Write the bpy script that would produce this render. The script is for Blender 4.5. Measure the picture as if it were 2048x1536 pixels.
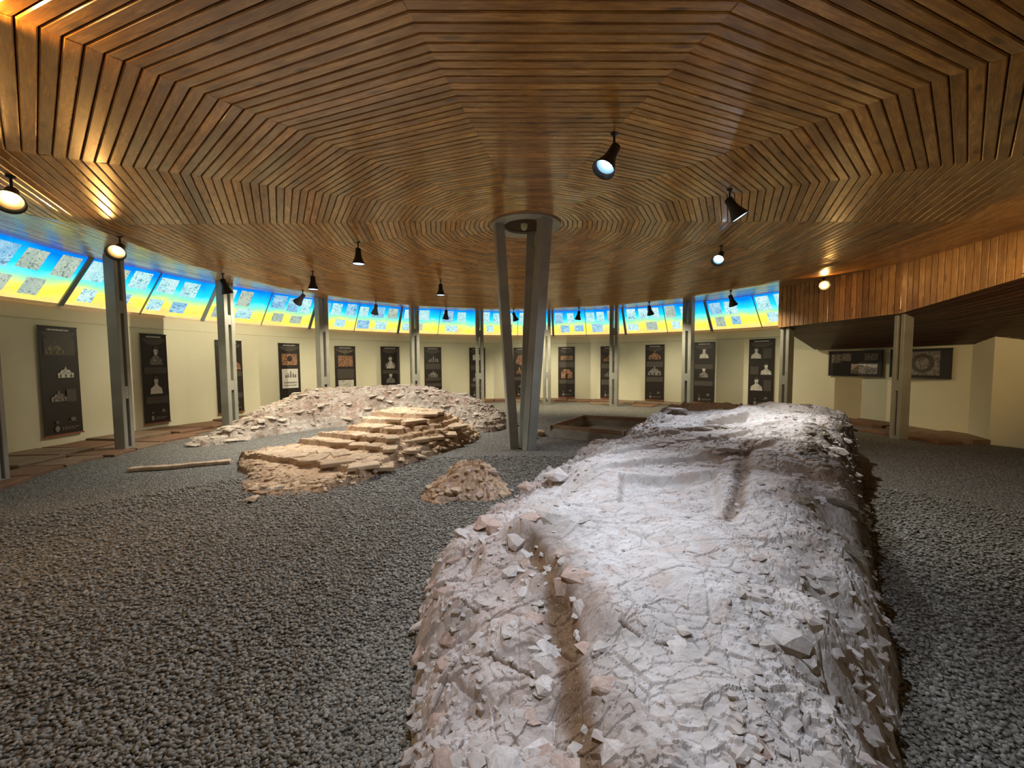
import bpy, bmesh, math, random
import numpy as np
from mathutils import Vector, Matrix

# ------------------------------------------------------------------ scene, camera, world, exposure
S = bpy.context.scene
COL = S.collection
for o in list(bpy.data.objects):
    bpy.data.objects.remove(o)
EYE = 1.6
CX, CY = 0.272, 7.283                       # centre of the round hall (camera stands at 0,0)
cd = bpy.data.cameras.new('camera'); cam = bpy.data.objects.new('camera', cd); COL.objects.link(cam)
cd.sensor_width = 36.0; cd.lens = 781.65 / 2048 * 36.0; cd.clip_start = 0.05; cd.clip_end = 200
cam.matrix_world = Matrix.Translation((0, 0, EYE)) @ Matrix.Rotation(math.pi/2 - 0.056, 4, 'X') @ Matrix.Rotation(-0.007, 4, 'Z')
S.camera = cam
W = bpy.data.worlds.new('world'); S.world = W; W.use_nodes = True
W.node_tree.nodes['Background'].inputs[0].default_value = (0.5, 0.65, 0.9, 1)
W.node_tree.nodes['Background'].inputs[1].default_value = 0.3
S.view_settings.view_transform = 'Standard'
S.view_settings.look = 'None'
S.view_settings.exposure = 0.9
S.view_settings.gamma = 1.0
S.view_settings.use_curve_mapping = False
S.cycles.use_denoising = True
S.cycles.max_bounces = 6
S.cycles.sample_clamp_indirect = 4.0
RIBBON = 1.35            # brightness of the daylight behind the printed window band
COOL = (0.72, 0.86, 1.0)
WARM = (1.0, 0.50, 0.13)
NEUT = (1.0, 0.88, 0.62)
WARM2 = (1.0, 0.66, 0.30)
COOL2 = (0.80, 0.88, 1.0)
NEUT2 = (1.0, 0.97, 0.90)
# name: (polar radius, angle deg, aim vector, colour, power W, cone deg, label)
LAMPS = [
 (6.10, 55.4, (0.52, -0.52, -0.55), WARM, 55, 118, 'warm glowing spotlight at the left edge of the photo under the ceiling'),
 (6.02, 73.9, (0.42, -0.70, -0.50), WARM, 60, 118, 'warm glowing spotlight hanging beside the top of the near left column'),
 (6.05, 95.8, (0.10, 0.30, -0.95), NEUT, 110, 120, 'round black spotlight hanging just before the second left column'),
 (5.95, 114.5, (-0.72, 0.25, -0.62), NEUT, 165, 120, 'grey spotlight tilted hard to the left, next to a downward lamp and a column'),
 (4.68, 104.9, (0, 0, -1), NEUT2, 200, 125, 'dark spotlight pointing straight down, leftmost of the three plumb ones, beside a column'),
 (3.04, 88.4, (0, 0, -1), NEUT2, 240, 125, 'dark spotlight pointing straight down in mid ceiling, largest of the three plumb ones'),
 (3.55, 144.0, (0, 0, -1), NEUT2, 200, 125, 'dark spotlight pointing straight down, rightmost of the three plumb ones, left of the mast'),
 (5.97, 135.0, (-0.30, 0.35, -0.88), NEUT, 165, 120, 'small grey spotlight before the window band between two columns, left of the rightmost plumb lamp'),
 (6.00, 156.5, (-0.12, 0.35, -0.92), NEUT, 165, 120, 'small grey spotlight aimed at the wall, just below and right of the rightmost plumb lamp'),
 (6.30, 178.2, (0.30, 0.35, -0.88), NEUT, 165, 120, 'small black spotlight aimed at the wall, seen between the legs of the central mast'),
 (6.35, -161.6, (-0.10, 0.30, -0.95), NEUT, 165, 120, 'small black spotlight aimed at the wall, first one right of the central mast'),
 (6.20, -140.5, (0.28, 0.25, -0.92), NEUT, 165, 120, 'small black spotlight tilted right between the two right-hand far columns'),
 (6.14, -118.5, (0.40, 0.15, -0.88), NEUT, 80, 120, 'black spotlight tilted right before the window band, beside the wooden bulkhead'),
 (3.61, -91.0, (-0.54, -0.57, -0.62), COOL2, 270, 92, 'glowing cold white spotlight below the black one, right of the mast'),
 (3.35, -47.6, (0.50, -0.12, -0.86), NEUT2, 150, 88, 'black spotlight seen from behind with a bright rim, tilted over the stone ruin'),
 (3.60, -11.1, (-0.46, -0.24, -0.85), COOL2, 165, 106, 'large glowing cold white spotlight hanging nearest to the camera'),
 (7.02, -104.0, (-0.50, -0.78, -0.18), WARM, 22, 150, 'warm glowing spotlight against the wooden bulkhead on the right'),
 (6.05, 3.0, (0.25, 0.26, -0.93), COOL2, 80, 74, 'cold white spotlight above the near end of the large ruin, over the photo'),
 (6.05, -49.0, (0.57, 0.79, -0.24), WARM2, 190, 50, 'warm spotlight beyond the right edge of the photo lighting the wooden bulkhead'),
 (6.20, 30.0, (0.60, 0.35, 0.34), WARM, 12, 120, 'warm spotlight turned to the boards beyond the top left corner of the photo'),
]

# ------------------------------------------------------------------ helpers
R = math.radians
def link(o, parent=None):
    COL.objects.link(o)
    if parent is not None: o.parent = parent
    return o
def tag(o, label=None, cat=None, group=None, kind=None):
    if label: o['label'] = label
    if cat: o['category'] = cat
    if group: o['group'] = group
    if kind: o['kind'] = kind
    return o
def empty(name, loc=(0, 0, 0), rz=0.0):
    o = bpy.data.objects.new(name, None); o.empty_display_size = 0.1
    COL.objects.link(o); o.location = loc; o.rotation_euler = (0, 0, rz)
    return o
def mesh_obj(name, V, F, mats, parent=None, mi=None, smooth=False, uv=None, attrs=None):
    me = bpy.data.meshes.new(name)
    if isinstance(V, np.ndarray): V = V.tolist()
    if isinstance(F, np.ndarray): F = F.tolist()
    me.from_pydata(V, [], F)
    for m in (mats if isinstance(mats, (list, tuple)) else [mats]): me.materials.append(m)
    if mi is not None: me.polygons.foreach_set('material_index', np.array(mi, dtype=np.int32))
    if smooth: me.polygons.foreach_set('use_smooth', np.ones(len(me.polygons), dtype=bool))
    if uv is not None:
        l = me.uv_layers.new(name='UVMap'); l.data.foreach_set('uv', np.array(uv, dtype=np.float32).ravel())
    if attrs:
        for k, a in attrs.items():
            at = me.attributes.new(k, 'FLOAT', 'POINT'); at.data.foreach_set('value', np.asarray(a, dtype=np.float32))
    me.update()
    return link(bpy.data.objects.new(name, me), parent)
def inst(name, me, parent, M):
    o = bpy.data.objects.new(name, me); COL.objects.link(o); o.parent = parent; o.matrix_local = M
    return o
class MB:
    """collects boxes, tubes and lathes for ONE mesh"""
    def __init__(s): s.V = []; s.F = []; s.mi = []
    def add(s, V, F, m=0):
        b = len(s.V); s.V += [tuple(v) for v in V]; s.F += [tuple(b+i for i in f) for f in F]; s.mi += [m]*len(F)
    def box(s, c, size, M=None, m=0, bev=0.0):
        x, y, z = [a/2 for a in size]
        if bev > 0:
            b = bev; V = []
            for sz in (-1, 1):
                for (a, q) in ((-x+b, -y), (x-b, -y), (x, -y+b), (x, y-b), (x-b, y), (-x+b, y), (-x, y-b), (-x, -y+b)):
                    V.append((a, q, sz*z))
            F = [tuple(range(7, -1, -1)), tuple(range(8, 16))] + [(i, (i+1) % 8, 8+(i+1) % 8, 8+i) for i in range(8)]
        else:
            V = [(i*x, j*y, k*z) for k in (-1, 1) for j in (-1, 1) for i in (-1, 1)]
            F = [(0, 2, 3, 1), (4, 5, 7, 6), (0, 1, 5, 4), (2, 6, 7, 3), (0, 4, 6, 2), (1, 3, 7, 5)]
        V = [Vector(v)+Vector(c) for v in V]
        if M is not None: V = [M @ v for v in V]
        s.add(V, F, m)
    def lathe(s, prof, n=20, M=None, m=0, close=True):
        V = []; F = []
        for (r, z) in prof:
            for i in range(n):
                a = 2*math.pi*i/n; V.append(Vector((r*math.cos(a), r*math.sin(a), z)))
        k = len(prof)
        for j in range(k-1):
            for i in range(n):
                F.append((j*n+i, j*n+(i+1) % n, (j+1)*n+(i+1) % n, (j+1)*n+i))
        if close:
            F.append(tuple(range(n-1, -1, -1))); F.append(tuple((k-1)*n+i for i in range(n)))
        if M is not None: V = [M @ v for v in V]
        s.add(V, F, m)
    def build(s, name, mats, parent=None, smooth=False):
        return mesh_obj(name, s.V, s.F, mats, parent, s.mi, smooth)
def pol(r, tdeg, z=0.0):
    t = R(tdeg); return Vector((CX - r*math.sin(t), CY - r*math.cos(t), z))
def inward(tdeg):
    t = R(tdeg); return Vector((math.sin(t), math.cos(t), 0))       # unit vector to the centre

# --- noise in numpy
def _h(ix, iy, s):
    n = (ix.astype(np.int64)*374761393 + iy.astype(np.int64)*668265263 + s*974634777) & 0xffffffff
    n = ((n ^ (n >> 13))*1274126177) & 0xffffffff
    n = ((n ^ (n >> 16))*2246822519) & 0xffffffff
    return ((n ^ (n >> 15)) & 0xffffff)/float(0xffffff)
def vnoise(x, y, s=0):
    ix = np.floor(x); iy = np.floor(y); fx = x-ix; fy = y-iy
    fx = fx*fx*(3-2*fx); fy = fy*fy*(3-2*fy)
    a = _h(ix, iy, s); b = _h(ix+1, iy, s); c = _h(ix, iy+1, s); d = _h(ix+1, iy+1, s)
    return (a*(1-fx)+b*fx)*(1-fy)+(c*(1-fx)+d*fx)*fy
def fbm(x, y, s=0, oct=4):
    v = 0; a = 0.5; t = 0
    for i in range(oct):
        v = v+a*vnoise(x*2**i+17.3*i, y*2**i-9.1*i, s+i); t += a; a *= 0.5
    return v/t-0.5
def voro(x, y, s=0):
    """distance to the nearest and second nearest cell, random values and offset of the nearest"""
    ix = np.floor(x); iy = np.floor(y)
    d1 = np.full(x.shape, 9.0); d2 = np.full(x.shape, 9.0)
    r1 = np.zeros_like(x); r2 = np.zeros_like(x); r3 = np.zeros_like(x); ox = np.zeros_like(x); oy = np.zeros_like(x)
    for dx in (-1, 0, 1):
        for dy in (-1, 0, 1):
            gx = ix+dx; gy = iy+dy
            px = gx+_h(gx, gy, s+1)*0.9+0.05; py = gy+_h(gx, gy, s+2)*0.9+0.05
            d = np.hypot(x-px, y-py)
            near = d < d1
            d2 = np.where(near, d1, np.minimum(d2, d))
            d1 = np.where(near, d, d1)
            r1 = np.where(near, _h(gx, gy, s+3), r1); r2 = np.where(near, _h(gx, gy, s+4), r2); r3 = np.where(near, _h(gx, gy, s+5), r3)
            ox = np.where(near, x-px, ox); oy = np.where(near, y-py, oy)
    return d1, d2, r1, r2, r3, ox, oy
def seg_dist(X, Y, a, b):
    ax, ay = a[0], a[1]; bx, by = b[0], b[1]
    dx, dy = bx-ax, by-ay; L = dx*dx+dy*dy+1e-12
    t = np.clip(((X-ax)*dx+(Y-ay)*dy)/L, 0, 1)
    return np.hypot(X-ax-t*dx, Y-ay-t*dy), t
def poly_dist(X, Y, P, closed=True):
    d = np.full(X.shape, 1e9)
    n = len(P)
    for i in range(n if closed else n-1):
        d = np.minimum(d, seg_dist(X, Y, P[i], P[(i+1) % n])[0])
    return d
def inside(X, Y, P):
    r = np.zeros(X.shape, dtype=bool); n = len(P)
    for i in range(n):
        x1, y1 = P[i][:2]; x2, y2 = P[(i+1) % n][:2]
        c = (y1 > Y) != (y2 > Y)
        with np.errstate(divide='ignore', invalid='ignore'):
            xi = (x2-x1)*(Y-y1)/(y2-y1+1e-12)+x1
        r ^= c & (X < xi)
    return r
def sstep(a, b, x):
    t = np.clip((x-a)/(b-a), 0, 1); return t*t*(3-2*t)

# ------------------------------------------------------------------ materials
class NT:
    def __init__(s, name):
        s.m = bpy.data.materials.new(name); s.m.use_nodes = True; s.t = s.m.node_tree; s.t.nodes.clear()
        s.out = s.t.nodes.new('ShaderNodeOutputMaterial')
    def n(s, typ, **kw):
        nd = s.t.nodes.new('ShaderNode'+typ)
        ins = kw.pop('ins', {})
        for k, v in kw.items(): setattr(nd, k, v)
        for k, v in ins.items():
            if isinstance(v, bpy.types.NodeSocket): s.t.links.new(v, nd.inputs[k])
            else: nd.inputs[k].default_value = v
        return nd
    def ramp(s, fac, stops, mode='LINEAR'):
        nd = s.n('ValToRGB', ins={0: fac}); cr = nd.color_ramp; cr.interpolation = mode
        while len(cr.elements) < len(stops): cr.elements.new(0.5)
        for e, (p, c) in zip(cr.elements, stops): e.position = p; e.color = (*c, 1) if len(c) == 3 else c
        return nd.outputs[0]
    def mix(s, f, a, b, mode='MIX'):
        nd = s.n('Mix', data_type='RGBA', blend_type=mode)
        for k, v in ((0, f), (6, a), (7, b)):
            if isinstance(v, bpy.types.NodeSocket): s.t.links.new(v, nd.inputs[k])
            else: nd.inputs[k].default_value = (*v, 1) if isinstance(v, tuple) and len(v) == 3 else v
        return nd.outputs[2]
    def math(s, op, a, b=0.0, clamp=False):
        nd = s.n('Math', operation=op, use_clamp=clamp, ins={0: a, 1: b}); return nd.outputs[0]
    def noise(s, vec, scale, detail=3, rough=0.5, dist=0.0):
        return s.n('TexNoise', ins={'Vector': vec, 'Scale': scale, 'Detail': detail, 'Roughness': rough, 'Distortion': dist}).outputs[0]
    def mapping(s, vec, scale=(1, 1, 1), loc=(0, 0, 0)):
        return s.n('Mapping', ins={'Vector': vec, 'Scale': scale, 'Location': loc}).outputs[0]
    def bump(s, h, strength=0.3, dist=0.01, normal=None):
        nd = s.n('Bump', ins={'Height': h, 'Strength': strength, 'Distance': dist})
        if normal is not None: s.t.links.new(normal, nd.inputs['Normal'])
        return nd.outputs[0]
    def bsdf(s, color, rough=0.6, metal=0.0, normal=None, coat=0.0, spec=0.5):
        b = s.n('BsdfPrincipled')
        for k, v in (('Base Color', color), ('Roughness', rough), ('Metallic', metal), ('Coat Weight', coat), ('Specular IOR Level', spec)):
            if isinstance(v, bpy.types.NodeSocket): s.t.links.new(v, b.inputs[k])
            else: b.inputs[k].default_value = (*v, 1) if isinstance(v, tuple) and len(v) == 3 else v
        b.inputs['Coat Roughness'].default_value = 0.14
        if normal is not None: s.t.links.new(normal, b.inputs['Normal'])
        s.t.links.new(b.outputs[0], s.out.inputs[0]); return s.m
    def emit(s, color, strength=1.0):
        e = s.n('Emission')
        for k, v in (('Color', color), ('Strength', strength)):
            if isinstance(v, bpy.types.NodeSocket): s.t.links.new(v, e.inputs[k])
            else: e.inputs[k].default_value = (*v, 1) if isinstance(v, tuple) and len(v) == 3 else v
        s.t.links.new(e.outputs[0], s.out.inputs[0]); return s.m

def m_wood(name, dark, mid, light, rough=0.3, coat=0.35):
    t = NT(name)
    uv = t.n('UVMap').outputs[0]; tone = t.n('Attribute', attribute_name='tone').outputs['Fac']
    g = t.noise(t.mapping(uv, (3.2, 46, 1)), 1.0, 5, 0.65, 1.2)
    b = t.noise(t.mapping(uv, (3.0, 11.0, 1)), 1.0, 4, 0.65)
    base = t.ramp(g, [(0.25, dark), (0.5, mid), (0.75, light)])
    v = t.n('TexVoronoi', feature='F1', ins={'Vector': t.mapping(uv, (2.2, 8.5, 1)), 'Scale': 1.0, 'Randomness': 1.0}).outputs[0]
    knot = t.ramp(v, [(0.09, (1, 1, 1)), (0.22, (0, 0, 0))])
    sel = t.n('TexVoronoi', feature='F1', ins={'Vector': t.mapping(uv, (2.2, 8.5, 1)), 'Scale': 1.0}).outputs[1]
    sx = t.n('SeparateColor', ins={0: sel}).outputs[0]
    kk = t.math('MULTIPLY', knot, t.math('GREATER_THAN', sx, 0.3))
    c = t.mix(t.math('MULTIPLY', kk, 0.85), base, tuple(a*0.35 for a in dark))
    c = t.mix(t.ramp(b, [(0.40, (0, 0, 0)), (0.66, (0.75, 0.75, 0.75))]), c, dark)
    tn = t.ramp(tone, [(0.0, (0.52, 0.47, 0.42)), (0.5, (0.88, 0.86, 0.82)), (1.0, (1.22, 1.18, 1.08))])
    c = t.mix(1.0, c, tn, 'MULTIPLY')
    r = t.math('ADD', t.math('MULTIPLY', b, 0.25), rough-0.12)
    nm = t.bump(g, 0.12, 0.004)
    return t.bsdf(c, r, normal=nm, coat=coat)
M = {}
M['wood'] = m_wood('varnished_pine', (0.23, 0.088, 0.015), (0.54, 0.25, 0.048), (0.88, 0.50, 0.12), 0.30, 0.5)
M['plank'] = m_wood('fascia_pine', (0.32, 0.15, 0.05), (0.54, 0.30, 0.11), (0.70, 0.43, 0.19), 0.45, 0.15)
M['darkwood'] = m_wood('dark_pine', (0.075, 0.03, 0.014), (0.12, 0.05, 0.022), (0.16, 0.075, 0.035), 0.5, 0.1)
t = NT('board_backing'); M['backing'] = t.bsdf((0.06, 0.028, 0.010), 0.8)

t = NT('painted_plaster'); oc = t.n('TexCoord').outputs['Object']
n1 = t.noise(oc, 0.8, 3); n2 = t.noise(oc, 14, 4, 0.6); n3 = t.noise(t.mapping(oc, (3, 3, 0.3)), 1.0, 2)
c = t.ramp(n1, [(0.3, (0.70, 0.665, 0.46)), (0.7, (0.80, 0.765, 0.56))])
c = t.mix(t.math('MULTIPLY', n3, 0.35), c, (0.62, 0.62, 0.54))
M['wall'] = t.bsdf(c, 0.75, normal=t.bump(n2, 0.25, 0.01))
t = NT('pale_plaster'); oc = t.n('TexCoord').outputs['Object']
n1 = t.noise(oc, 0.9, 3); n2 = t.noise(oc, 14, 4, 0.6)
c = t.ramp(n1, [(0.3, (0.70, 0.72, 0.68)), (0.7, (0.80, 0.81, 0.77))])
M['wall_pale'] = t.bsdf(c, 0.75, normal=t.bump(n2, 0.25, 0.01))

t = NT('grey_painted_steel'); oc = t.n('TexCoord').outputs['Object']
n1 = t.noise(oc, 2.5, 4); n2 = t.noise(oc, 60, 2)
c = t.ramp(n1, [(0.3, (0.27, 0.27, 0.235)), (0.7, (0.37, 0.37, 0.33))])
M['steel'] = t.bsdf(c, 0.42, metal=0.0, normal=t.bump(n2, 0.08, 0.003))
t = NT('black_lamp_metal'); M['lampblack'] = t.bsdf((0.018, 0.018, 0.02), 0.38)
t = NT('grey_lamp_metal'); M['lampgrey'] = t.bsdf((0.10, 0.10, 0.10), 0.4)
def m_emit(name, col, s):
    t = NT(name); return t.emit(col, s)
M['bulb_cool'] = m_emit('cold_bulb', (0.75, 0.9, 1.0), 14)
M['bulb_cooldim'] = m_emit('cold_bulb_down', (0.6, 0.85, 1.0), 2.2)
M['bulb_warm'] = m_emit('warm_bulb', (1.0, 0.74, 0.36), 12)
t = NT('cool_glow_reflector'); M['refl'] = t.bsdf((0.18, 0.27, 0.34), 0.3, metal=0.0)  # bluish glow of the bulb put into the reflector's base colour
t = NT('warm_glow_reflector'); M['reflw'] = t.bsdf((0.28, 0.18, 0.07), 0.3, metal=0.0)  # same reflector, tinted orange for the glow of the warm bulbs
t = NT('cream_bulb'); M['cream'] = t.bsdf((0.7, 0.68, 0.45), 0.4)
t = NT('banner_black'); M['bblack'] = t.bsdf((0.022, 0.015, 0.012), 0.45)
t = NT('banner_dark_band'); M['bdark'] = t.bsdf((0.075, 0.062, 0.05), 0.5)
t = NT('print_grey'); oc = t.n('TexCoord').outputs['Object']
M['pgrey'] = t.bsdf(t.ramp(t.noise(oc, 18, 3), [(0.35, (0.10, 0.09, 0.08)), (0.65, (0.30, 0.27, 0.24))]), 0.5)
t = NT('print_pale'); oc = t.n('TexCoord').outputs['Object']
M['ppale'] = t.bsdf(t.ramp(t.noise(oc, 22, 3), [(0.35, (0.36, 0.34, 0.30)), (0.6, (0.68, 0.65, 0.58))]), 0.5)
t = NT('print_sepia'); oc = t.n('TexCoord').outputs['Object']
M['psepia'] = t.bsdf(t.ramp(t.noise(oc, 16, 4), [(0.35, (0.12, 0.05, 0.025)), (0.65, (0.45, 0.24, 0.13))]), 0.5)
t = NT('print_white'); M['pwhite'] = t.bsdf((0.66, 0.64, 0.58), 0.5)
t = NT('print_gold'); oc = t.n('TexCoord').outputs['Object']
M['pgold'] = t.bsdf(t.ramp(t.noise(oc, 16, 4), [(0.35, (0.07, 0.055, 0.03)), (0.65, (0.22, 0.18, 0.10))]), 0.5)
t = NT('red_brown_rod'); M['rod'] = t.bsdf((0.30, 0.10, 0.05), 0.5)

def m_stone(name, lo, mid, hi, dirt=(0.10, 0.062, 0.03), moss_shade=(0.085, 0.075, 0.045), pink=(0.50, 0.38, 0.325), bscale=1.0, attr=True):
    t = NT(name); oc = t.n('TexCoord').outputs['Object']; geo = t.n('NewGeometry')
    a = t.noise(oc, 1.7*bscale, 5, 0.6, 0.3); b = t.noise(oc, 9*bscale, 5, 0.65, 0.4); c_ = t.noise(oc, 55*bscale, 3, 0.6)
    c = t.ramp(a, [(0.30, lo), (0.5, mid), (0.72, hi)])
    c = t.mix(t.ramp(b, [(0.42, (0, 0, 0)), (0.62, (0.6, 0.6, 0.6))]), c, lo)
    v = t.n('TexVoronoi', feature='F1', ins={'Vector': oc, 'Scale': 11*bscale, 'Randomness': 1.0}).outputs[1]
    vs = t.n('SeparateColor', ins={0: v}).outputs[0]
    c = t.mix(t.math('MULTIPLY', t.math('GREATER_THAN', vs, 0.86), 0.35), c, pink)
    if attr:
        d = t.n('Attribute', attribute_name='dirt').outputs['Fac']; m = t.n('Attribute', attribute_name='moss_shade').outputs['Fac']; p = t.n('Attribute', attribute_name='pink').outputs['Fac']
        c = t.mix(t.math('MULTIPLY', p, t.ramp(b, [(0.3, (0.2, 0.2, 0.2)), (0.6, (0.5, 0.5, 0.5))]), True), c, pink)
        c = t.mix(t.math('MULTIPLY', m, t.ramp(b, [(0.35, (1, 1, 1)), (0.6, (0.55, 0.55, 0.55))]), True), c, moss_shade)
        c = t.mix(t.math('MULTIPLY', d, 1.0, True), c, dirt)
    else:
        rnd = t.n('ObjectInfo').outputs['Random']
        c = t.mix(1.0, c, t.ramp(rnd, [(0.0, (0.80, 0.76, 0.72)), (0.5, (1.0, 0.98, 0.96)), (1.0, (1.16, 1.14, 1.12))]), 'MULTIPLY')
    spk = t.noise(oc, 130*bscale, 2, 0.5)
    c = t.mix(t.ramp(spk, [(0.66, (0, 0, 0)), (0.74, (0.5, 0.5, 0.5))]), c, (0.82, 0.82, 0.80))
    hgt = t.math('ADD', t.math('MULTIPLY', b, 0.8), t.math('MULTIPLY', c_, 0.35))
    nm = t.bump(hgt, 0.5, 0.016/bscale)
    return t.bsdf(c, 0.85, normal=nm, spec=0.12)
M['plaster_ruin'] = m_stone('weathered_masonry', (0.47, 0.435, 0.415), (0.61, 0.575, 0.56), (0.70, 0.675, 0.665), dirt=(0.17, 0.10, 0.05), moss_shade=(0.06, 0.048, 0.026))  # the moss tone is darkened to carry the flank's shade too
M['apse_ruin'] = m_stone('grey_apse_masonry', (0.29, 0.24, 0.19), (0.48, 0.42, 0.35), (0.64, 0.59, 0.52), pink=(0.30, 0.15, 0.09))
M['tan_ruin'] = m_stone('tan_masonry', (0.42, 0.275, 0.16), (0.60, 0.43, 0.28), (0.74, 0.59, 0.42), dirt=(0.16, 0.095, 0.05))
M['stone'] = m_stone('loose_grey_stone', (0.48, 0.445, 0.425), (0.62, 0.59, 0.575), (0.72, 0.70, 0.69), bscale=1.5, attr=False)
M['stone_pink'] = m_stone('pinkish_brick_stone', (0.38, 0.27, 0.22), (0.50, 0.39, 0.34), (0.62, 0.53, 0.48), bscale=1.5, attr=False)
M['stone_tan'] = m_stone('tan_stone', (0.42, 0.30, 0.19), (0.60, 0.47, 0.33), (0.74, 0.62, 0.47), bscale=1.5, attr=False)
M['stone_apse'] = m_stone('grey_brown_stone', (0.34, 0.28, 0.22), (0.53, 0.47, 0.39), (0.68, 0.63, 0.56), bscale=1.5, attr=False, pink=(0.3, 0.16, 0.1))
M['stone_dark'] = m_stone('mossy_dark_stone', (0.12, 0.10, 0.07), (0.27, 0.24, 0.19), (0.50, 0.46, 0.40), bscale=1.5, attr=False, pink=(0.2, 0.1, 0.06))
t = NT('terracotta_slab'); oc = t.n('TexCoord').outputs['Object']; rnd = t.n('ObjectInfo').outputs['Random']
c = t.ramp(rnd, [(0.0, (0.20, 0.10, 0.058)), (0.45, (0.27, 0.14, 0.08)), (0.6, (0.30, 0.22, 0.14)), (1.0, (0.34, 0.26, 0.18))])
c = t.mix(t.noise(oc, 5, 4, 0.6), c, (0.16, 0.085, 0.05))
M['slab'] = t.bsdf(c, 0.8, normal=t.bump(t.noise(oc, 25, 4, 0.6), 0.4, 0.01))

def m_gravel(name, base_bump):
    t = NT(name); oc = t.n('TexCoord').outputs['Object']
    v = t.n('TexVoronoi', feature='F1', ins={'Vector': oc, 'Scale': 48.0, 'Randomness': 1.0})
    vs = t.n('SeparateColor', ins={0: v.outputs[1]}).outputs[0]
    c = t.ramp(vs, [(0.0, (0.17, 0.162, 0.143)), (0.5, (0.27, 0.258, 0.23)), (0.95, (0.38, 0.362, 0.325)), (0.99, (0.50, 0.48, 0.44))])
    n = t.noise(oc, 0.9, 3)
    c = t.mix(t.ramp(n, [(0.35, (0, 0, 0)), (0.7, (0.3, 0.3, 0.3))]), c, (0.20, 0.17, 0.13))
    c = t.mix(t.ramp(v.outputs[0], [(0.35, (0, 0, 0)), (0.75, (0.85, 0.85, 0.85))]), c, (0.07, 0.068, 0.06))
    h = t.math('SUBTRACT', 1.0, v.outputs[0])
    return t.bsdf(c, 0.85, normal=t.bump(h, 1.0, base_bump), spec=0.25)
M['gravel'] = m_gravel('grey_gravel', 0.02)
t = NT('gravel_pebble'); oc = t.n('Attribute', attribute_name='tone').outputs['Fac']
M['pebble'] = t.bsdf(t.ramp(oc, [(0.0, (0.18, 0.168, 0.142)), (0.5, (0.285, 0.27, 0.232)), (0.96, (0.36, 0.345, 0.30)), (1.0, (0.43, 0.41, 0.36))]), 0.8, spec=0.3)
t = NT('rim_wood'); oc = t.n('TexCoord').outputs['Object']
M['rimwood'] = t.bsdf(t.ramp(t.noise(t.mapping(oc, (2, 2, 20)), 2, 4), [(0.3, (0.26, 0.16, 0.10)), (0.7, (0.44, 0.30, 0.20))]), 0.7)
t = NT('concrete'); oc = t.n('TexCoord').outputs['Object']
M['concrete'] = t.bsdf(t.ramp(t.noise(oc, 4, 5), [(0.3, (0.30, 0.29, 0.26)), (0.7, (0.44, 0.43, 0.39))]), 0.85, normal=t.bump(t.noise(oc, 30, 4), 0.4, 0.01))

# back-lit prints of the window band
def m_ribbon():
    t = NT('backlit_window_print'); uv = t.n('UVMap').outputs[0]
    oc = t.n('TexCoord').outputs['Object']
    y = t.n('SeparateXYZ', ins={0: uv}).outputs[1]
    n = t.noise(oc, 1.3, 3); yy = t.math('ADD', y, t.math('MULTIPLY', t.math('SUBTRACT', n, 0.5), 0.45))
    c = t.ramp(yy, [(0.03, (1.0, 0.50, 0.16)), (0.20, (0.95, 0.58, 0.06)), (0.33, (0.66, 0.70, 0.08)), (0.49, (0.20, 0.68, 0.36)), (0.64, (0.01, 0.48, 0.85)), (0.95, (0.0, 0.15, 0.80))])
    w = t.noise(oc, 2.2, 2); c = t.mix(t.math('MULTIPLY', t.ramp(w, [(0.50, (0, 0, 0)), (0.7, (0.7, 0.7, 0.7))]), t.ramp(y, [(0.25, (1, 1, 1)), (0.45, (0, 0, 0))])), c, (1.0, 0.40, 0.16))
    s = t.noise(oc, 9, 3, 0.7, 1.0); line = t.ramp(s, [(0.485, (1, 1, 1)), (0.5, (0.45, 0.5, 0.5)), (0.515, (1, 1, 1))])
    c = t.mix(0.35, c, t.mix(1.0, c, line, 'MULTIPLY'))
    return t.emit(c, RIBBON*0.72)
M['ribbon'] = m_ribbon()
def m_photo(name, a, b, ink, s):
    t = NT(name); oc = t.n('TexCoord').outputs['Object']
    n1 = t.noise(oc, 3.0, 4, 0.6, 0.5); n2 = t.noise(oc, 13, 4, 0.65, 1.2)
    c = t.ramp(n1, [(0.35, a), (0.65, b)])
    c = t.mix(t.ramp(n2, [(0.42, (0.9, 0.9, 0.9)), (0.46, (0, 0, 0)), (0.51, (0.1, 0.1, 0.1)), (0.53, (0.9, 0.9, 0.9)), (0.56, (0.1, 0.1, 0.1)), (0.60, (0.0, 0.0, 0.0)), (0.66, (0.7, 0.7, 0.7))]), c, ink)
    return t.emit(c, s)
M['ph0'] = m_photo('backlit_photo_pale', (0.42, 0.72, 0.74), (0.66, 0.86, 0.82), (0.10, 0.30, 0.36), RIBBON*0.55)
M['ph1'] = m_photo('backlit_photo_blue', (0.22, 0.50, 0.72), (0.50, 0.74, 0.84), (0.07, 0.20, 0.34), RIBBON*0.52)
M['ph2'] = m_photo('backlit_photo_grey', (0.40, 0.50, 0.42), (0.60, 0.66, 0.52), (0.12, 0.20, 0.18), RIBBON*0.50)
M['ph3'] = m_photo('backlit_photo_sepia', (0.26, 0.18, 0.10), (0.48, 0.40, 0.26), (0.10, 0.07, 0.05), RIBBON*0.55)
t = NT('window_mullion'); M['mullion'] = t.bsdf((0.20, 0.28, 0.30), 0.5)
t = NT('window_sill_paint'); M['sill'] = t.bsdf((0.80, 0.74, 0.55), 0.6)

# ------------------------------------------------------------------ the shell
RW = 9.10
def zc(r, tdeg=0.0):
    if r <= 6.1: return 4.19-0.127*r
    return 3.4153+(r-6.1)*(0.085+0.028*math.sin(R(tdeg)))
def z_sill(tdeg): return 2.69+0.08*math.sin(R(tdeg))
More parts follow.
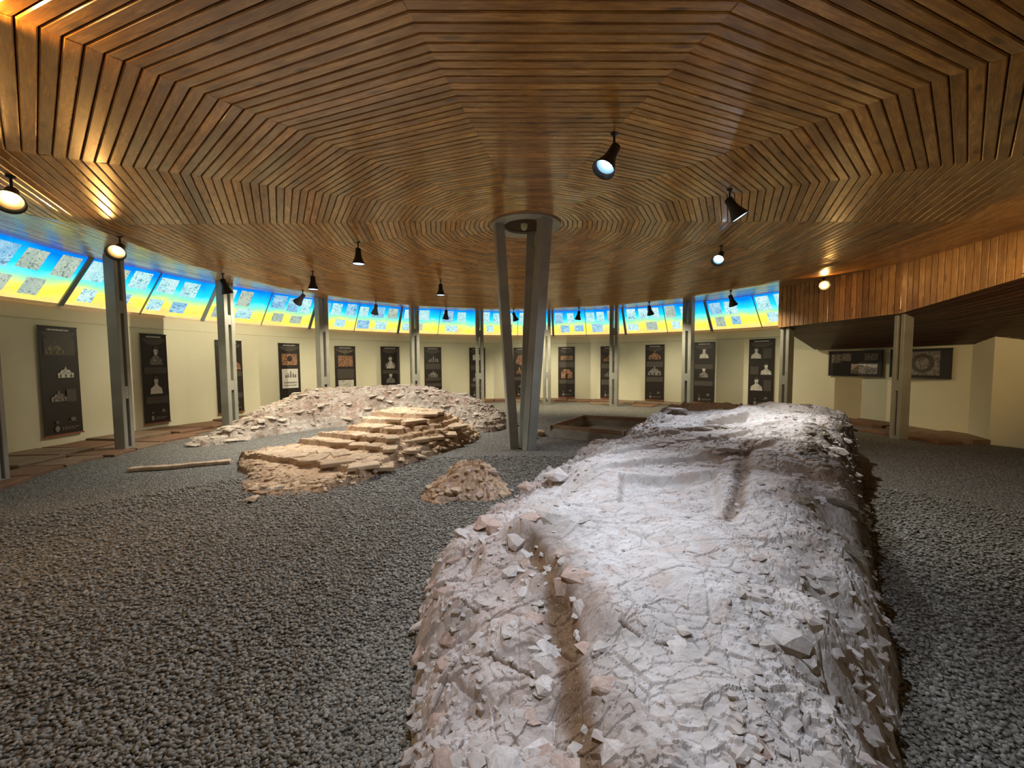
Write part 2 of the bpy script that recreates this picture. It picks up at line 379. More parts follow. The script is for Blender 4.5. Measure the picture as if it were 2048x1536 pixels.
# floor
def build_floor():
    n = 150; xs = np.linspace(-10.2, 10.6, n); ys = np.linspace(-3.2, 17.6, n)
    X, Y = np.meshgrid(xs, ys)
    Z = 0.03*fbm(X*0.7, Y*0.7, 5, 3)*2*0.5
    Z -= 0.035*np.exp(-((X+5.9)/1.0)**2-((Y-4.55)/0.22)**2)
    Z += 0.0
    V = np.stack([X.ravel(), Y.ravel(), Z.ravel()], 1)
    i = np.arange(n-1)[:, None]*n+np.arange(n-1)[None, :]; i = i.ravel()
    F = np.stack([i, i+1, i+n+1, i+n], 1)
    tag(mesh_obj('floor', V, F, M['gravel'], smooth=True), 'grey crushed gravel floor of the hall', kind='structure')
build_floor()
def floor_z(x, y):
    x = np.asarray(x, float); y = np.asarray(y, float)
    return 0.03*fbm(x*0.7, y*0.7, 5, 3)

def wall_strip(name, t0, t1, mat, top=None, label=None):
    n = max(4, int(abs(t1-t0)/1.5)); V = []; F = []
    for i in range(n+1):
        a = t0+(t1-t0)*i/n; zt = z_sill(a) if top is None else top
        prof = [(RW, -0.1), (RW, zt-0.31), (RW-0.012, zt-0.30), (RW-0.012, zt), (RW+0.25, zt), (RW+0.25, -0.1)]
        if top is not None: prof = [(RW, -0.1), (RW, zt*0.5), (RW, zt-0.01), (RW, zt), (RW+0.25, zt), (RW+0.25, -0.1)]
        V += [pol(r, a, z) for r, z in prof]
    for i in range(n):
        for j in range(5):
            a = i*6+j; F.append((a, a+6, a+7, a+1))
    o = mesh_obj(name, V, F, mat); tag(o, label, kind='structure'); return o
wall_strip('wall_left', 50, 126, M['wall'], label='curved cream plaster wall on the left')
wall_strip('wall_back', 126, 246.5, M['wall'], label='curved cream plaster wall at the far end')
wall_strip('wall_front', -62, 51, M['wall'], top=3.9, label='curved plaster wall behind the camera')
# right wall: plain plaster under the low soffit, with a corner
def wall_right():
    pts = [pol(RW, 246.5)]+[pol(RW, 246.5+i*1.5) for i in range(1, 8)]+[pol(8.98, -98.0), pol(8.95, -93.5), Vector((8.93, 7.25, 0)), Vector((9.18, 6.85, 0)), Vector((9.5, 4.6, 0)), Vector((9.2, 2.4, 0)), pol(RW, -60)]
    V = []; F = []
    for p in pts:
        o = (p-Vector((CX, CY, 0))).normalized()*0.25; z1 = 3.9
        V += [(p.x, p.y, -0.1), (p.x, p.y, z1), (p.x+o.x, p.y+o.y, z1), (p.x+o.x, p.y+o.y, -0.1)]
    for i in range(len(pts)-1):
        for j in range(3):
            a = i*4+j; F.append((a, a+4, a+5, a+1))
    tag(mesh_obj('wall_right', V, F, M['wall']), 'plain pale plaster wall under the low soffit on the right', kind='structure')
wall_right()

# window band: tilted translucent prints between wall top and ceiling
EAVE_R = 8.35
def ribbon_pt(tdeg, v, off=0.0):
    zs = z_sill(tdeg); ze = zc(EAVE_R, tdeg)+0.02
    r = (RW-0.03)+(EAVE_R-RW+0.03)*v; z = zs+(ze-zs)*v
    n = Vector((-(ze-zs), 0, (EAVE_R-RW)))          # (radial, _, z) pointing inward and down
    n = Vector((-(ze-zs), 0, EAVE_R-RW)).normalized()
    return pol(r+n.x*off, tdeg, z+n.z*off)
def rect_on_ribbon(V, F, UV, MI, t0, t1, u0, u1, v0, v1, off, m, ns=3, skew=0.0):
    b = len(V)
    for i in range(ns+1):
        u = u0+(u1-u0)*i/ns
        for v in (v0, v1):
            uu = u+skew*(v-v0); V.append(ribbon_pt(t0+(t1-t0)*uu, v, off))
    for i in range(ns):
        a = b+2*i; F.append((a, a+2, a+3, a+1)); MI.append(m)
        ua = u0+(u1-u0)*i/ns; ub = u0+(u1-u0)*(i+1)/ns
        UV.extend([(ua, v0), (ub, v0), (ub, v1), (ua, v1)])
rng = random.Random(11)
WIN_EDGES = [51.5, 72.5, 92.5, 110.5, 129.5, 149.2, 169.5, 189.2, 207.5, 226.8, 245.6]
for wi in range(len(WIN_EDGES)-1):
    w0, w1 = WIN_EDGES[wi], WIN_EDGES[wi+1]
    root = empty('window_%d' % (wi+1), pol(RW, (w0+w1)/2, z_sill((w0+w1)/2)))
    tag(root, 'backlit blue and yellow printed window panel %s' % ['far left out of frame', 'at the left edge of the photo', 'right of the near left column', 'right of the second left column', 'above the round apse ruin', 'left of the central mast', 'behind the central mast', 'just right of the central mast', 'between the two right far columns', 'next to the wooden bulkhead'][wi], kind='structure')
    inv = root.matrix_world.inverted() if False else Matrix.Translation(-root.location)
    wm = (w0+w1)/2+rng.uniform(-0.6, 0.6)
    for pi, (t0, t1) in enumerate(((w0+0.25, wm-0.06), (wm+0.06, w1-0.25))):
        V = []; F = []; UV = []; MI = []
        rect_on_ribbon(V, F, UV, MI, t0, t1, 0, 1, 0.0, 1.0, 0.0, 0, 5)
        x = rng.uniform(0.02, 0.08)
        for k in range(3):
            wd = rng.uniform(0.20, 0.30)
            if x+wd > 0.98: break
            v0 = rng.uniform(0.50, 0.56); m = rng.choice([1, 1, 1, 2, 3]+([4] if (wi == 2 and k == 1) else []))
            rect_on_ribbon(V, F, UV, MI, t0, t1, x, x+wd, v0, rng.uniform(0.88, 0.94), 0.006, m, 2)
            x += wd+rng.uniform(0.05, 0.14)
        x = rng.uniform(0.02, 0.22)
        for k in range(3):
            wd = rng.uniform(0.18, 0.30)
            if x+wd > 0.98: break
            v0 = rng.uniform(0.12, 0.17); m = rng.choice([1, 1, 2, 2, 3])
            rect_on_ribbon(V, F, UV, MI, t0, t1, x, x+wd, v0, rng.uniform(0.38, 0.46), 0.006, m, 2)
            x += wd+rng.uniform(0.08, 0.26)
        V = [inv @ v for v in V]
        mesh_obj('printed_pane', V, F, [M['ribbon'], M['ph0'], M['ph1'], M['ph2'], M['ph3']], root, MI, uv=UV)
    for (tt, hw, nm) in ((w0, 0.27, 'mullion'), (wm, 0.05, 'glazing_bar')):
        V = []; F = []
        for v in (0.0, 1.0):
            for off in (-0.02, 0.03):
                for s in (-1, 1): V.append(inv @ ribbon_pt(tt+s*hw, v, off))
        F = [(2, 3, 7, 6), (0, 2, 6, 4), (3, 1, 5, 7), (0, 1, 3, 2), (4, 6, 7, 5)]
        mesh_obj(nm, V, F, M['mullion'], root)
    # sill strip
    V = []; F = []; n = 12
    for i in range(n+1):
        a = w0+(w1-w0)*i/n; z = z_sill(a)
        for (r, q) in ((RW-0.05, z-0.02), (RW-0.05, z+0.035), (RW+0.02, z+0.035)): V.append(inv @ pol(r, a, q))
    for i in range(n):
        for j in range(2): a = i*3+j; F.append((a, a+3, a+4, a+1))
    mesh_obj('window_sill', V, F, M['sill'], root)

# ceiling of varnished pine boards in 18 sectors
def build_ceiling():
    N = 18; ph = math.degrees(-0.012); PITCH = 0.0865; R0 = 0.60
    root = empty('ceiling', (CX, CY, 4.19)); tag(root, 'faceted umbrella ceiling of varnished pine boards', kind='structure')
    o0 = root.location
    # backing
    V = []; F = []; rs = [0.36, 3.0, 6.1, 9.45]
    for r in rs:
        for k in range(N): V.append(pol(r, ph+(k-0.5)*20, zc(r, (k-0.5)*20)+0.012)-o0)
    for j in range(len(rs)-1):
        for k in range(N): F.append((j*N+k, (j+1)*N+k, (j+1)*N+(k+1) % N, j*N+(k+1) % N))
    mesh_obj('backing_panel', V, F, M['backing'], root)
    rng = random.Random(3)
    boards = []
    Mv = Matrix.Rotation(0, 4, 'Z')
    for i in range(int((8.55-R0)/PITCH)):
        for k in range(N):
            ta, tb = ph+(k-0.5)*20, ph+(k+0.5)*20
            r0 = R0+i*PITCH; w = PITCH*math.cos(R(10))
            g = 0.0065; th = 0.02; ch = 0.009
            prof = [(g/2, 0.014), (g/2, -th+ch), (g/2+ch*0.8, -th), (PITCH-g/2-ch*0.8, -th), (PITCH-g/2, -th+ch), (PITCH-g/2, 0.014)]
            dz = rng.uniform(-0.002, 0.0015); tz = rng.uniform(-0.0016, 0.0016)
            V = []
            for t in (ta, tb):
                for (d, h) in prof: V.append(pol(r0+d, t, zc(r0+d, t)+h+dz+tz*(d/PITCH*2-1))-o0)
            F = [(j, j+1, j+7, j+6) for j in range(5)]
            L = (V[6]-V[0]).length; off = rng.uniform(0, 50); off2 = rng.uniform(0, 50)
            UV = []
            for j in range(5):
                a, b = prof[j][0]+off, prof[j+1][0]+off
                if j in (0, 4): b = a+0.02
                UV += [(off2, a), (off2, b), (off2+L, b), (off2+L, a)]
            tone = min(1, max(0, rng.gauss(0.5, 0.24)))
            mid = (V[2]+V[9])/2+o0
            rel = mid-Vector((0, 0, EYE)); sc = 0
            if rel.y > 0.6 and abs(rel.x/rel.y) < 1.42 and rel.z/rel.y < 1.15:
                sc = L*PITCH*abs(rel.z)/rel.length**3
            boards.append((sc, V, F, UV, tone))
    boards.sort(key=lambda b: -b[0])
    for sc, V, F, UV, tone in boards[:300]:
        mesh_obj('board', V, F, M['wood'], root, uv=UV, attrs={'tone': [tone]*12})
    V = []; F = []; UV = []; T = []
    for sc, v, f, uv, tone in boards[300:]:
        b = len(V); V += v; F += [tuple(b+i for i in q) for q in f]; UV += uv; T += [tone]*12
    tag(mesh_obj('boards', V, F, M['wood'], root, uv=UV, attrs={'tone': T}), kind='stuff')
build_ceiling()

# wooden bulkhead with vertical planks and the low soffit behind it
FB = [(-114.2, 7.35, 2.45), (-93.4, 7.38, 2.50), (-78.0, 7.35, 2.78), (-62.0, 7.3, 3.0), (-48.0, 7.3, 3.15)]
def bulkhead():
    root = empty('trim_1', pol(7.35, -100, 2.5)); tag(root, 'bulkhead clad in vertical honey pine planks hanging on the right', kind='structure'); o0 = root.location.copy()
    rng = random.Random(8); V2 = []; F2 = []
    for s in range(len(FB)-1):
        a = pol(FB[s][1], FB[s][0], FB[s][2]); b = pol(FB[s+1][1], FB[s+1][0], FB[s+1][2])
        d = Vector((b.x-a.x, b.y-a.y, 0)); L = d.length; d.normalize(); nrm = Vector((-d.y, d.x, 0))
        if nrm.dot(Vector((CX, CY, 0))-a) < 0: nrm = -nrm
        n = int(L/0.113)
        for i in range(n):
            x0 = L*i/n+0.007; x1 = L*(i+1)/n-0.007
            top = 3.50; z0 = a.z+(b.z-a.z)*(x0/L); z1 = a.z+(b.z-a.z)*(x1/L); j = rng.uniform(-0.003, 0.003)
            p0 = Vector((a.x, a.y, 0))
            prof = [(x0, -0.02), (x0, 0.012), (x0+0.006, 0.018+j), (x1-0.006, 0.018+j), (x1, 0.012), (x1, -0.02)]
            V = []
            for top_ in (0, 1):
                for (x, h) in prof:
                    q = p0+d*x+nrm*h; zz = (z0+(z1-z0)*(x-x0)/(x1-x0)) if not top_ else top
                    V.append(Vector((q.x, q.y, zz))-o0)
            F = [(k, k+1, k+7, k+6) for k in range(5)]+[(5, 4, 3, 2, 1, 0)]
            off = rng.uniform(0, 50); UV = []
            for k in range(5):
                A, B = prof[k][0]+off, prof[k+1][0]+off
                UV += [(off+z0, A), (off+z0, B), (off+top, B), (off+top, A)]
            UV += [(off, off)]*6
            mesh_obj('plank', V, F, M['plank'], root, uv=UV, attrs={'tone': [min(1, max(0, rng.gauss(0.5, 0.2)))]*12})
        bb = len(V2)
        for p in (a, b):
            for (h, z) in ((-0.02, p.z), (-0.02, 3.6), (-0.12, 3.6), (-0.12, p.z)):
                q = Vector((p.x, p.y, 0))+nrm*h; V2.append(Vector((q.x, q.y, z))-o0)
        F2 += [(bb+k, bb+(k+1) % 4, bb+4+(k+1) % 4, bb+4+k) for k in range(4)]
        if s == 0: F2.append((bb, bb+1, bb+2, bb+3))
        # lower edge strip
    mesh_obj('backing_panel', V2, F2, M['backing'], root)
    # end return closing the bulkhead to the wall
    so = empty('trim_2', pol(8.2, -100, 2.3)); tag(so, 'low dark brown boarded soffit behind the bulkhead on the right', kind='structure'); o1 = so.location.copy()
    ext = [(-114.2, 2.45)]+[(-114.2+i*5.2, None) for i in range(1, 13)]
    def fb(t):
        for s in range(len(FB)-1):
            if FB[s][0] <= t <= FB[s+1][0]:
                f = (t-FB[s][0])/(FB[s+1][0]-FB[s][0]); a = pol(*FB[s][1::-1], FB[s][2]) if False else pol(FB[s][1], FB[s][0], FB[s][2]); b = pol(FB[s+1][1], FB[s+1][0], FB[s+1][2])
                return a.lerp(b, f)
    NB = 22
    for j in range(NB):
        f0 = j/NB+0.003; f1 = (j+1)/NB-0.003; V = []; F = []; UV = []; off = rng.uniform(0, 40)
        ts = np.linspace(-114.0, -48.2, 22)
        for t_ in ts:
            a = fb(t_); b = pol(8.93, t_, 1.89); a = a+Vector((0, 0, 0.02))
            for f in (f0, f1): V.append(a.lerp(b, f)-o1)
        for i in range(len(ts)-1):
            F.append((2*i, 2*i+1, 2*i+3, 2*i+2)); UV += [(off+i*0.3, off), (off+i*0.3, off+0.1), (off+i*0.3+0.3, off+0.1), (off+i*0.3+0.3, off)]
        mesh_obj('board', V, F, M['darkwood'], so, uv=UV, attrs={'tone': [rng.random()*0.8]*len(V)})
    V = []; F = []
    for i, t_ in enumerate(np.linspace(-114.1, -48.2, 22)):
        V += [fb(t_)+Vector((0, 0, 0.06))-o1, pol(8.93, t_, 1.91)-o1, pol(9.6, t_, 1.90)-o1]
    F = [(3*i+j, 3*i+j+1, 3*i+j+4, 3*i+j+3) for i in range(21) for j in (0, 1)]
    mesh_obj('backing_panel', V, F, M['backing'], so)
    a = fb(-114.1); V = [a, pol(9.1, -114.2, 1.98), pol(9.1, -114.2, 3.8), Vector((a.x, a.y, 3.6))]
    V = [v-o1 for v in V]
    mesh_obj('end_panel', V, [(0, 1, 2, 3)], M['darkwood'], so, uv=[(0, 0), (1, 0), (1, 1), (0, 1)], attrs={'tone': [0.5]*4})
bulkhead()

# ------------------------------------------------------------------ columns
COLS = [(73.9, 0.19, 'grey battened column cut by the left edge of the photo'),
 (89.9, 0.20, 'near left grey column with a plain flank and dark slots, a warm lamp at its top'),
 (107.5, 0.25, 'second grey slotted column from the left with a round black spotlight before it'),
 (127.4, 0.28, 'grey slotted column standing behind the highest part of the round apse ruin'),
 (150.6, 0.28, 'grey slotted column behind the right part of the apse ruin, left of a narrow twin column'),
 (168.7, 0.28, 'grey slotted column standing directly left of the central mast'),
 (-172.0, 0.28, 'thin grey slotted column just right of the central mast legs'),
 (-153.3, 0.28, 'grey slotted column rising behind the boxed pit'),
 (-134.5, 0.28, 'dark grey column behind the far left shoulder of the large ruin'),
 (-113.3, 0.22, 'short grey slotted column under the left end of the wooden bulkhead'),
 (-94.1, 0.20, 'short grey slotted column under the bend of the wooden bulkhead, before a wall board')]
def add_column(tdeg, w, label):
    top = {-113.3: 2.47, -94.1: 2.50}.get(tdeg); q = w/0.30; base = pol(7.55, tdeg); zt = top if top else zc(7.55, tdeg)+0.0
    root = empty('slotted_column', base, math.atan2(inward(tdeg).y, inward(tdeg).x))
    tag(root, label, 'column', 'slotted columns around the hall')
    for s in (-1, 1):
        b = MB(); b.box((0, s*0.095*q, zt/2-0.02), (w, 0.11*q, zt+0.04), bev=0.006); b.build('post', M['steel'], root)
    for (z0, z1) in ((0.0, 0.07), (0.97, 1.20), (2.55, 2.78)):
        if z1 > zt: z1 = zt
        if z0 >= z1-0.02: continue
        b = MB(); b.box((0, 0, (z0+z1)/2), (w-0.008, 0.082*q, z1-z0)); b.build('batten', M['steel'], root)
    b = MB(); b.box((-0.12, 0, zt/2), (0.012, 0.082, zt-0.02))
    return root
for a in COLS: add_column(*a)

# ------------------------------------------------------------------ central mast
def mast():
    root = empty('tripod_mast', (0.19, 7.25, 0)); tag(root, 'central three-legged grey steel mast spreading up to a round ceiling collar', 'mast')
    o0 = root.location
    for ang in (190, -50, 70):
        d = Vector((math.cos(R(ang)), math.sin(R(ang)), 0)); p0 = Vector((0.19, 7.25, -0.03))+d*0.17; p1 = Vector((CX, CY, 4.13))+d*0.50
        ax = (p1-p0).normalized(); side = ax.cross(d).normalized(); out = side.cross(ax).normalized(); L = (p1-p0).length
        Mx = Matrix((side, out, ax)).transposed().to_4x4(); Mx.translation = (p0+p1)/2-o0
        b = MB(); b.box((0, 0, 0), (0.235, 0.17, L), Mx, bev=0.012); b.build('leg', M['steel'], root)
    b = MB(); b.lathe([(0.64, 4.06), (0.64, 4.085), (0.60, 4.10), (0.40, 4.10), (0.40, 4.06), (0.64, 4.06)], 40, Matrix.Translation((CX-o0.x, CY-o0.y, 0)), close=False)
    b.build('collar', M['steel'], root, smooth=False)
    b = MB(); b.lathe([(0.40, 4.10), (0.40, 4.45)], 32, Matrix.Translation((CX-o0.x, CY-o0.y, 0)), close=True); b.build('shaft_lining', M['backing'], root)
    b = MB(); b.box((CX-o0.x, CY-o0.y-0.02, 4.13), (0.80, 0.03, 0.035)); b.build('crossbar', M['steel'], root)
    b = MB(); b.lathe([(0.02, 0.10), (0.05, 0.08), (0.062, 0.0), (0.06, -0.09), (0.035, -0.13), (0.005, -0.14)], 16, Matrix.Translation((CX-o0.x-0.03, CY-o0.y-0.03, 4.13)))
    b.build('bulb', M['cream'], root, smooth=True)
    V = []; b = MB()
    for i in range(8):
        f = i/7; b.box((0.26+0.03*math.sin(f*5), -0.18, 4.12-0.42*f), (0.012, 0.012, 0.07))
    b.build('cable', M['sill'], root)
mast()

# ------------------------------------------------------------------ spotlights
def lamp(idx, r, tdeg, aim, col, power, cone, label):
    top = pol(r, tdeg, zc(r, tdeg)-0.02); root = empty('spotlight', top)
    tag(root, label, 'lamp', 'spotlights under the ceiling')
    big = 1.0
    warm = col in (WARM, WARM2); lit_face = idx in (0, 1, 13, 15, 16, 17, 18, 19)
    body_m = M['lampgrey'] if idx in (3, 7) else M['lampblack']
    b = MB(); b.lathe([(0.035, 0.02), (0.035, -0.012), (0.011, -0.02), (0.011, -0.155)], 12); b.build('stem', M['lampblack'], root, smooth=False)
    d = Vector(aim).normalized(); piv = Vector((0, 0, -0.15))
    q = d.to_track_quat('Z', 'Y'); Mx = Matrix.Translation(piv) @ q.to_matrix().to_4x4()
    b = MB(); b.lathe([(0.030, -0.045), (0.048, -0.035), (0.052, 0.07), (0.058, 0.085), (0.064, 0.12), (0.108, 0.235), (0.110, 0.245), (0.104, 0.243), (0.060, 0.13), (0.050, 0.10)], 24, Mx, close=False)
    b.lathe([(0.030, -0.045), (0.001, -0.047)], 24, Mx, close=False)
    b.build('housing', body_m, root, smooth=True)
    b = MB(); b.lathe([(0.1035, 0.240), (0.061, 0.135), (0.001, 0.125)], 24, Mx, close=False)
    hs = root.children[-1]; hs = [c for c in root.children if c.name.startswith('housing')][0]; b.build('reflector', M['reflw'] if warm else M['refl'], hs, smooth=True)
    off = idx in (2, 3, 7, 8, 9, 10, 11, 12)
    b = MB(); b.lathe([(0.001, 0.178), (0.030, 0.173), (0.052, 0.15), (0.055, 0.132)], 20, Mx, close=False)
    b.build('bulb', M['bulb_warm'] if warm else (M['bulb_cooldim'] if off or idx in (4, 5, 6) else M['bulb_cool']), hs, smooth=True)
    if idx in (4, 5, 6, 14):
        b = MB(); b.lathe([(0.101, 0.232), (0.001, 0.234)], 20, Mx, close=False); b.build('lens', M['bulb_cooldim'], hs)
    ld = bpy.data.lights.new('lamp_light', 'SPOT'); ld.energy = power; ld.color = col; ld.spot_size = R(cone); ld.spot_blend = 0.8; ld.shadow_soft_size = 0.05 if idx in (4, 5, 6, 14) else 0.018
    lo = bpy.data.objects.new('lamp_light', ld); COL.objects.link(lo); lo.parent = root
    lo.location = piv+d*(0.27 if idx in (4, 5, 6, 14) else 0.198); lo.rotation_euler = (-d).to_track_quat('Z', 'Y').to_euler()
    return root
for i, L_ in enumerate(LAMPS): lamp(i, *L_)

# ------------------------------------------------------------------ banners
class Print:
    def __init__(s, w, h): s.w = w; s.h = h; s.V = []; s.F = []; s.mi = []; s.k = 0
    def poly(s, pts, m, flat=False):
        s.k += 1; y = -0.006-0.0007*s.k; b = len(s.V)
        s.V += [((u-0.5)*s.w, y, v*s.h) for u, v in pts]; s.F.append(tuple(range(b, b+len(pts)))); s.mi.append(m)
    def rect(s, u0, v0, u1, v1, m): s.poly([(u0, v0), (u1, v0), (u1, v1), (u0, v1)], m)
    def ell(s, u, v, a, b, m, n=14): s.poly([(u+a*math.cos(2*math.pi*i/n), v+b*math.sin(2*math.pi*i/n)) for i in range(n)], m)
PM = ['bblack', 'bdark', 'pgrey', 'ppale', 'psepia', 'pwhite', 'pgold']
ar = 0.69/2.06
def bust(p, u, v, s, m=3, robe=3):
    p.poly([(u-0.22*s, v), (u+0.22*s, v), (u+0.19*s, v+0.055*s), (u+0.07*s, v+0.085*s), (u+0.05*s, v+0.11*s), (u-0.05*s, v+0.11*s), (u-0.07*s, v+0.085*s), (u-0.2*s, v+0.055*s)], robe)
    p.ell(u, v+0.135*s, 0.075*s, 0.035*s, m)
    p.poly([(u-0.07*s, v+0.15*s), (u+0.07*s, v+0.15*s), (u+0.05*s, v+0.175*s), (u, v+0.185*s), (u-0.05*s, v+0.175*s)], 1)
def church(p, u, v, s, m=3):
    p.poly([(u-0.25*s, v), (u+0.25*s, v), (u+0.25*s, v+0.05*s), (u+0.16*s, v+0.062*s), (u+0.13*s, v+0.085*s), (u+0.04*s, v+0.09*s), (u, v+0.135*s), (u-0.04*s, v+0.09*s), (u-0.13*s, v+0.085*s), (u-0.16*s, v+0.062*s), (u-0.25*s, v+0.05*s)], m)
    for k in (-0.16, 0, 0.16): p.rect(u+k*s-0.02*s, v+0.005, u+k*s+0.02*s, v+0.035*s, 0)
def spires(p, u, v, s, m=4):
    for k, h in ((-0.24, 0.05), (-0.14, 0.075), (-0.02, 0.12), (0.10, 0.08), (0.2, 0.06)):
        p.poly([(u+k*s, v), (u+(k+0.09)*s, v), (u+(k+0.08)*s, v+h*s*0.7), (u+(k+0.045)*s, v+h*s), (u+k*s+0.01*s, v+h*s*0.7)], m)
def words_row(p, u0, u1, v, m=2, h=0.008):
    x = u0; rr = random.Random(int(v*1000)+int(u0*100))
    while x < u1-0.03:
        w = rr.uniform(0.03, 0.10); p.rect(x, v, min(x+w, u1), v+h, m); x += w+0.018
def lower_badge(p):
    p.ell(0.30, 0.055, 0.06, 0.028, 2); words_row(p, 0.42, 0.86, 0.055, 2); words_row(p, 0.42, 0.8, 0.038, 2)
    p.ell(0.30, 0.115, 0.03, 0.014, 2); p.ell(0.72, 0.135, 0.07, 0.016, 2); words_row(p, 0.6, 0.86, 0.112, 2, 0.006)
def header(p):
    p.poly([(0.04, 0.955), (0.96, 0.955), (0.86, 0.915), (0.7, 0.89), (0.5, 0.88), (0.3, 0.89), (0.14, 0.915)], 1)
    p.rect(0.2, 0.965, 0.8, 0.985, 2); words_row(p, 0.24, 0.76, 0.970, 3, 0.010)
def b0(p): p.rect(0.1, 0.74, 0.9, 0.90, 1); church(p, 0.38, 0.75, 0.95, 6); church(p, 0.62, 0.53, 0.85, 3); church(p, 0.4, 0.31, 0.8, 2); p.rect(0.6, 0.3, 0.85, 0.42, 1)
def b1(p): bust(p, 0.55, 0.66, 1.15, 3, 2); p.rect(0.08, 0.56, 0.94, 0.63, 1); bust(p, 0.5, 0.33, 1.1, 3, 5); p.rect(0.08, 0.22, 0.94, 0.30, 1)
def b2(p): bust(p, 0.62, 0.60, 1.4, 3, 4); p.rect(0.08, 0.5, 0.94, 0.58, 1); bust(p, 0.35, 0.30, 1.0, 2, 2); p.rect(0.08, 0.2, 0.94, 0.27, 1)
def b3(p): p.rect(0.14, 0.66, 0.86, 0.84, 4); p.ell(0.5, 0.76, 0.12, 0.045, 0); p.rect(0.12, 0.29, 0.88, 0.60, 5); spires(p, 0.5, 0.46, 1.0, 2); words_row(p, 0.2, 0.82, 0.37, 2, 0.02); words_row(p, 0.2, 0.8, 0.33, 2, 0.012)
def b4(p): p.poly([(0.05, 0.93), (0.95, 0.93), (0.5, 0.86)], 6); p.rect(0.14, 0.64, 0.86, 0.84, 4); p.rect(0.1, 0.42, 0.9, 0.60, 1); p.rect(0.12, 0.22, 0.88, 0.40, 3); p.rect(0.1, 0.2, 0.9, 0.22, 2)
def b5(p): bust(p, 0.5, 0.62, 1.25, 3, 2); p.poly([(0.28, 0.60), (0.72, 0.60), (0.56, 0.74), (0.46, 0.74)], 3); p.rect(0.1, 0.50, 0.9, 0.57, 1); bust(p, 0.5, 0.33, 1.1, 3, 2); p.rect(0.1, 0.22, 0.9, 0.29, 1)
def b6(p): spires(p, 0.5, 0.72, 1.1, 2); p.rect(0.06, 0.58, 0.94, 0.69, 1); church(p, 0.5, 0.42, 1.1, 2); p.rect(0.06, 0.36, 0.94, 0.41, 1); p.rect(0.06, 0.24, 0.94, 0.31, 1)
def b7(p): p.rect(0.22, 0.76, 0.76, 0.87, 3); p.rect(0.1, 0.56, 0.9, 0.66, 1); bust(p, 0.42, 0.33, 1.0, 3, 2); p.rect(0.1, 0.22, 0.9, 0.29, 1)
def b8(p): p.poly([(0.12, 0.70), (0.5, 0.64), (0.85, 0.72), (0.7, 0.86), (0.3, 0.86)], 4); bust(p, 0.35, 0.48, 0.8, 4, 4); bust(p, 0.68, 0.48, 0.8, 4, 2); p.rect(0.06, 0.34, 0.94, 0.41, 1); spires(p, 0.5, 0.2, 0.8, 2)
def b9(p): p.rect(0.14, 0.745, 0.86, 0.83, 4); spires(p, 0.5, 0.75, 0.9, 6); p.rect(0.06, 0.60, 0.94, 0.71, 1); p.poly([(0.18, 0.38), (0.84, 0.38), (0.84, 0.50), (0.66, 0.56), (0.34, 0.56), (0.18, 0.50)], 4); p.poly([(0.44, 0.38), (0.56, 0.38), (0.56, 0.47), (0.5, 0.49), (0.44, 0.47)], 0); p.rect(0.06, 0.27, 0.94, 0.35, 1)
def b10(p): spires(p, 0.48, 0.72, 1.2, 4); p.rect(0.06, 0.58, 0.94, 0.67, 1); spires(p, 0.5, 0.42, 1.1, 2); p.rect(0.06, 0.26, 0.94, 0.36, 1)
def b11(p): church(p, 0.5, 0.74, 1.25, 4); p.rect(0.06, 0.60, 0.94, 0.70, 1); church(p, 0.5, 0.45, 1.35, 2); p.rect(0.06, 0.33, 0.94, 0.42, 1)
def b12(p): bust(p, 0.5, 0.74, 1.0, 3, 3); p.rect(0.06, 0.56, 0.94, 0.64, 1); bust(p, 0.5, 0.42, 1.0, 3, 2); p.rect(0.06, 0.28, 0.94, 0.36, 1)
def b13(p): bust(p, 0.3, 0.72, 0.95, 3, 3); p.rect(0.56, 0.72, 0.9, 0.87, 1); bust(p, 0.7, 0.48, 0.95, 5, 3); p.rect(0.08, 0.48, 0.42, 0.60, 1); bust(p, 0.34, 0.24, 1.1, 3, 3); p.rect(0.62, 0.24, 0.92, 0.40, 1)
BAN = [(90.0, 94.0, 2.33, 0.26, b0, 'black hanging banner with two dim church pictures, leftmost on the wall'),
 (101.5, 105.0, 2.31, 0.21, b1, 'black banner with two large bearded busts, right of the near left column'),
 (112.4, 116.7, 2.25, 0.24, b2, 'dark banner half hidden behind the second left column'),
 (123.3, 127.4, 2.23, 0.24, b3, 'black banner with a sepia picture above a large white drawing'),
 (134.7, 139.2, 2.19, 0.22, b4, 'black banner with a gold scalloped top and a pale picture below, above the apse ruin'),
 (145.0, 149.5, 2.20, 0.18, b5, 'black banner with a robed pale figure, left of a narrow column'),
 (155.6, 159.9, 2.20, 0.14, b6, 'black banner with faint dark skyline, right of a narrow column'),
 (167.1, 171.2, 2.18, 0.13, b7, 'black banner with a small white rectangle, behind the column left of the mast'),
 (178.7, 183.1, 2.18, 0.12, b8, 'brown black banner seen between the legs of the central mast'),
 (190.5, 194.8, 2.19, 0.10, b9, 'black banner with an orange arched building, right of the mast'),
 (201.3, 205.6, 2.18, 0.08, b10, 'black banner with spired buildings, partly behind the column over the boxed pit'),
 (212.2, 216.6, 2.20, 0.08, b11, 'black banner with two wide reddish churches, between two right far columns'),
 (223.1, 227.5, 2.23, 0.08, b12, 'black banner with two small busts, right of the dark far column'),
 (234.2, 238.9, 2.25, 0.10, b13, 'black banner with three pale figures in a zigzag, rightmost of the upright banners')]
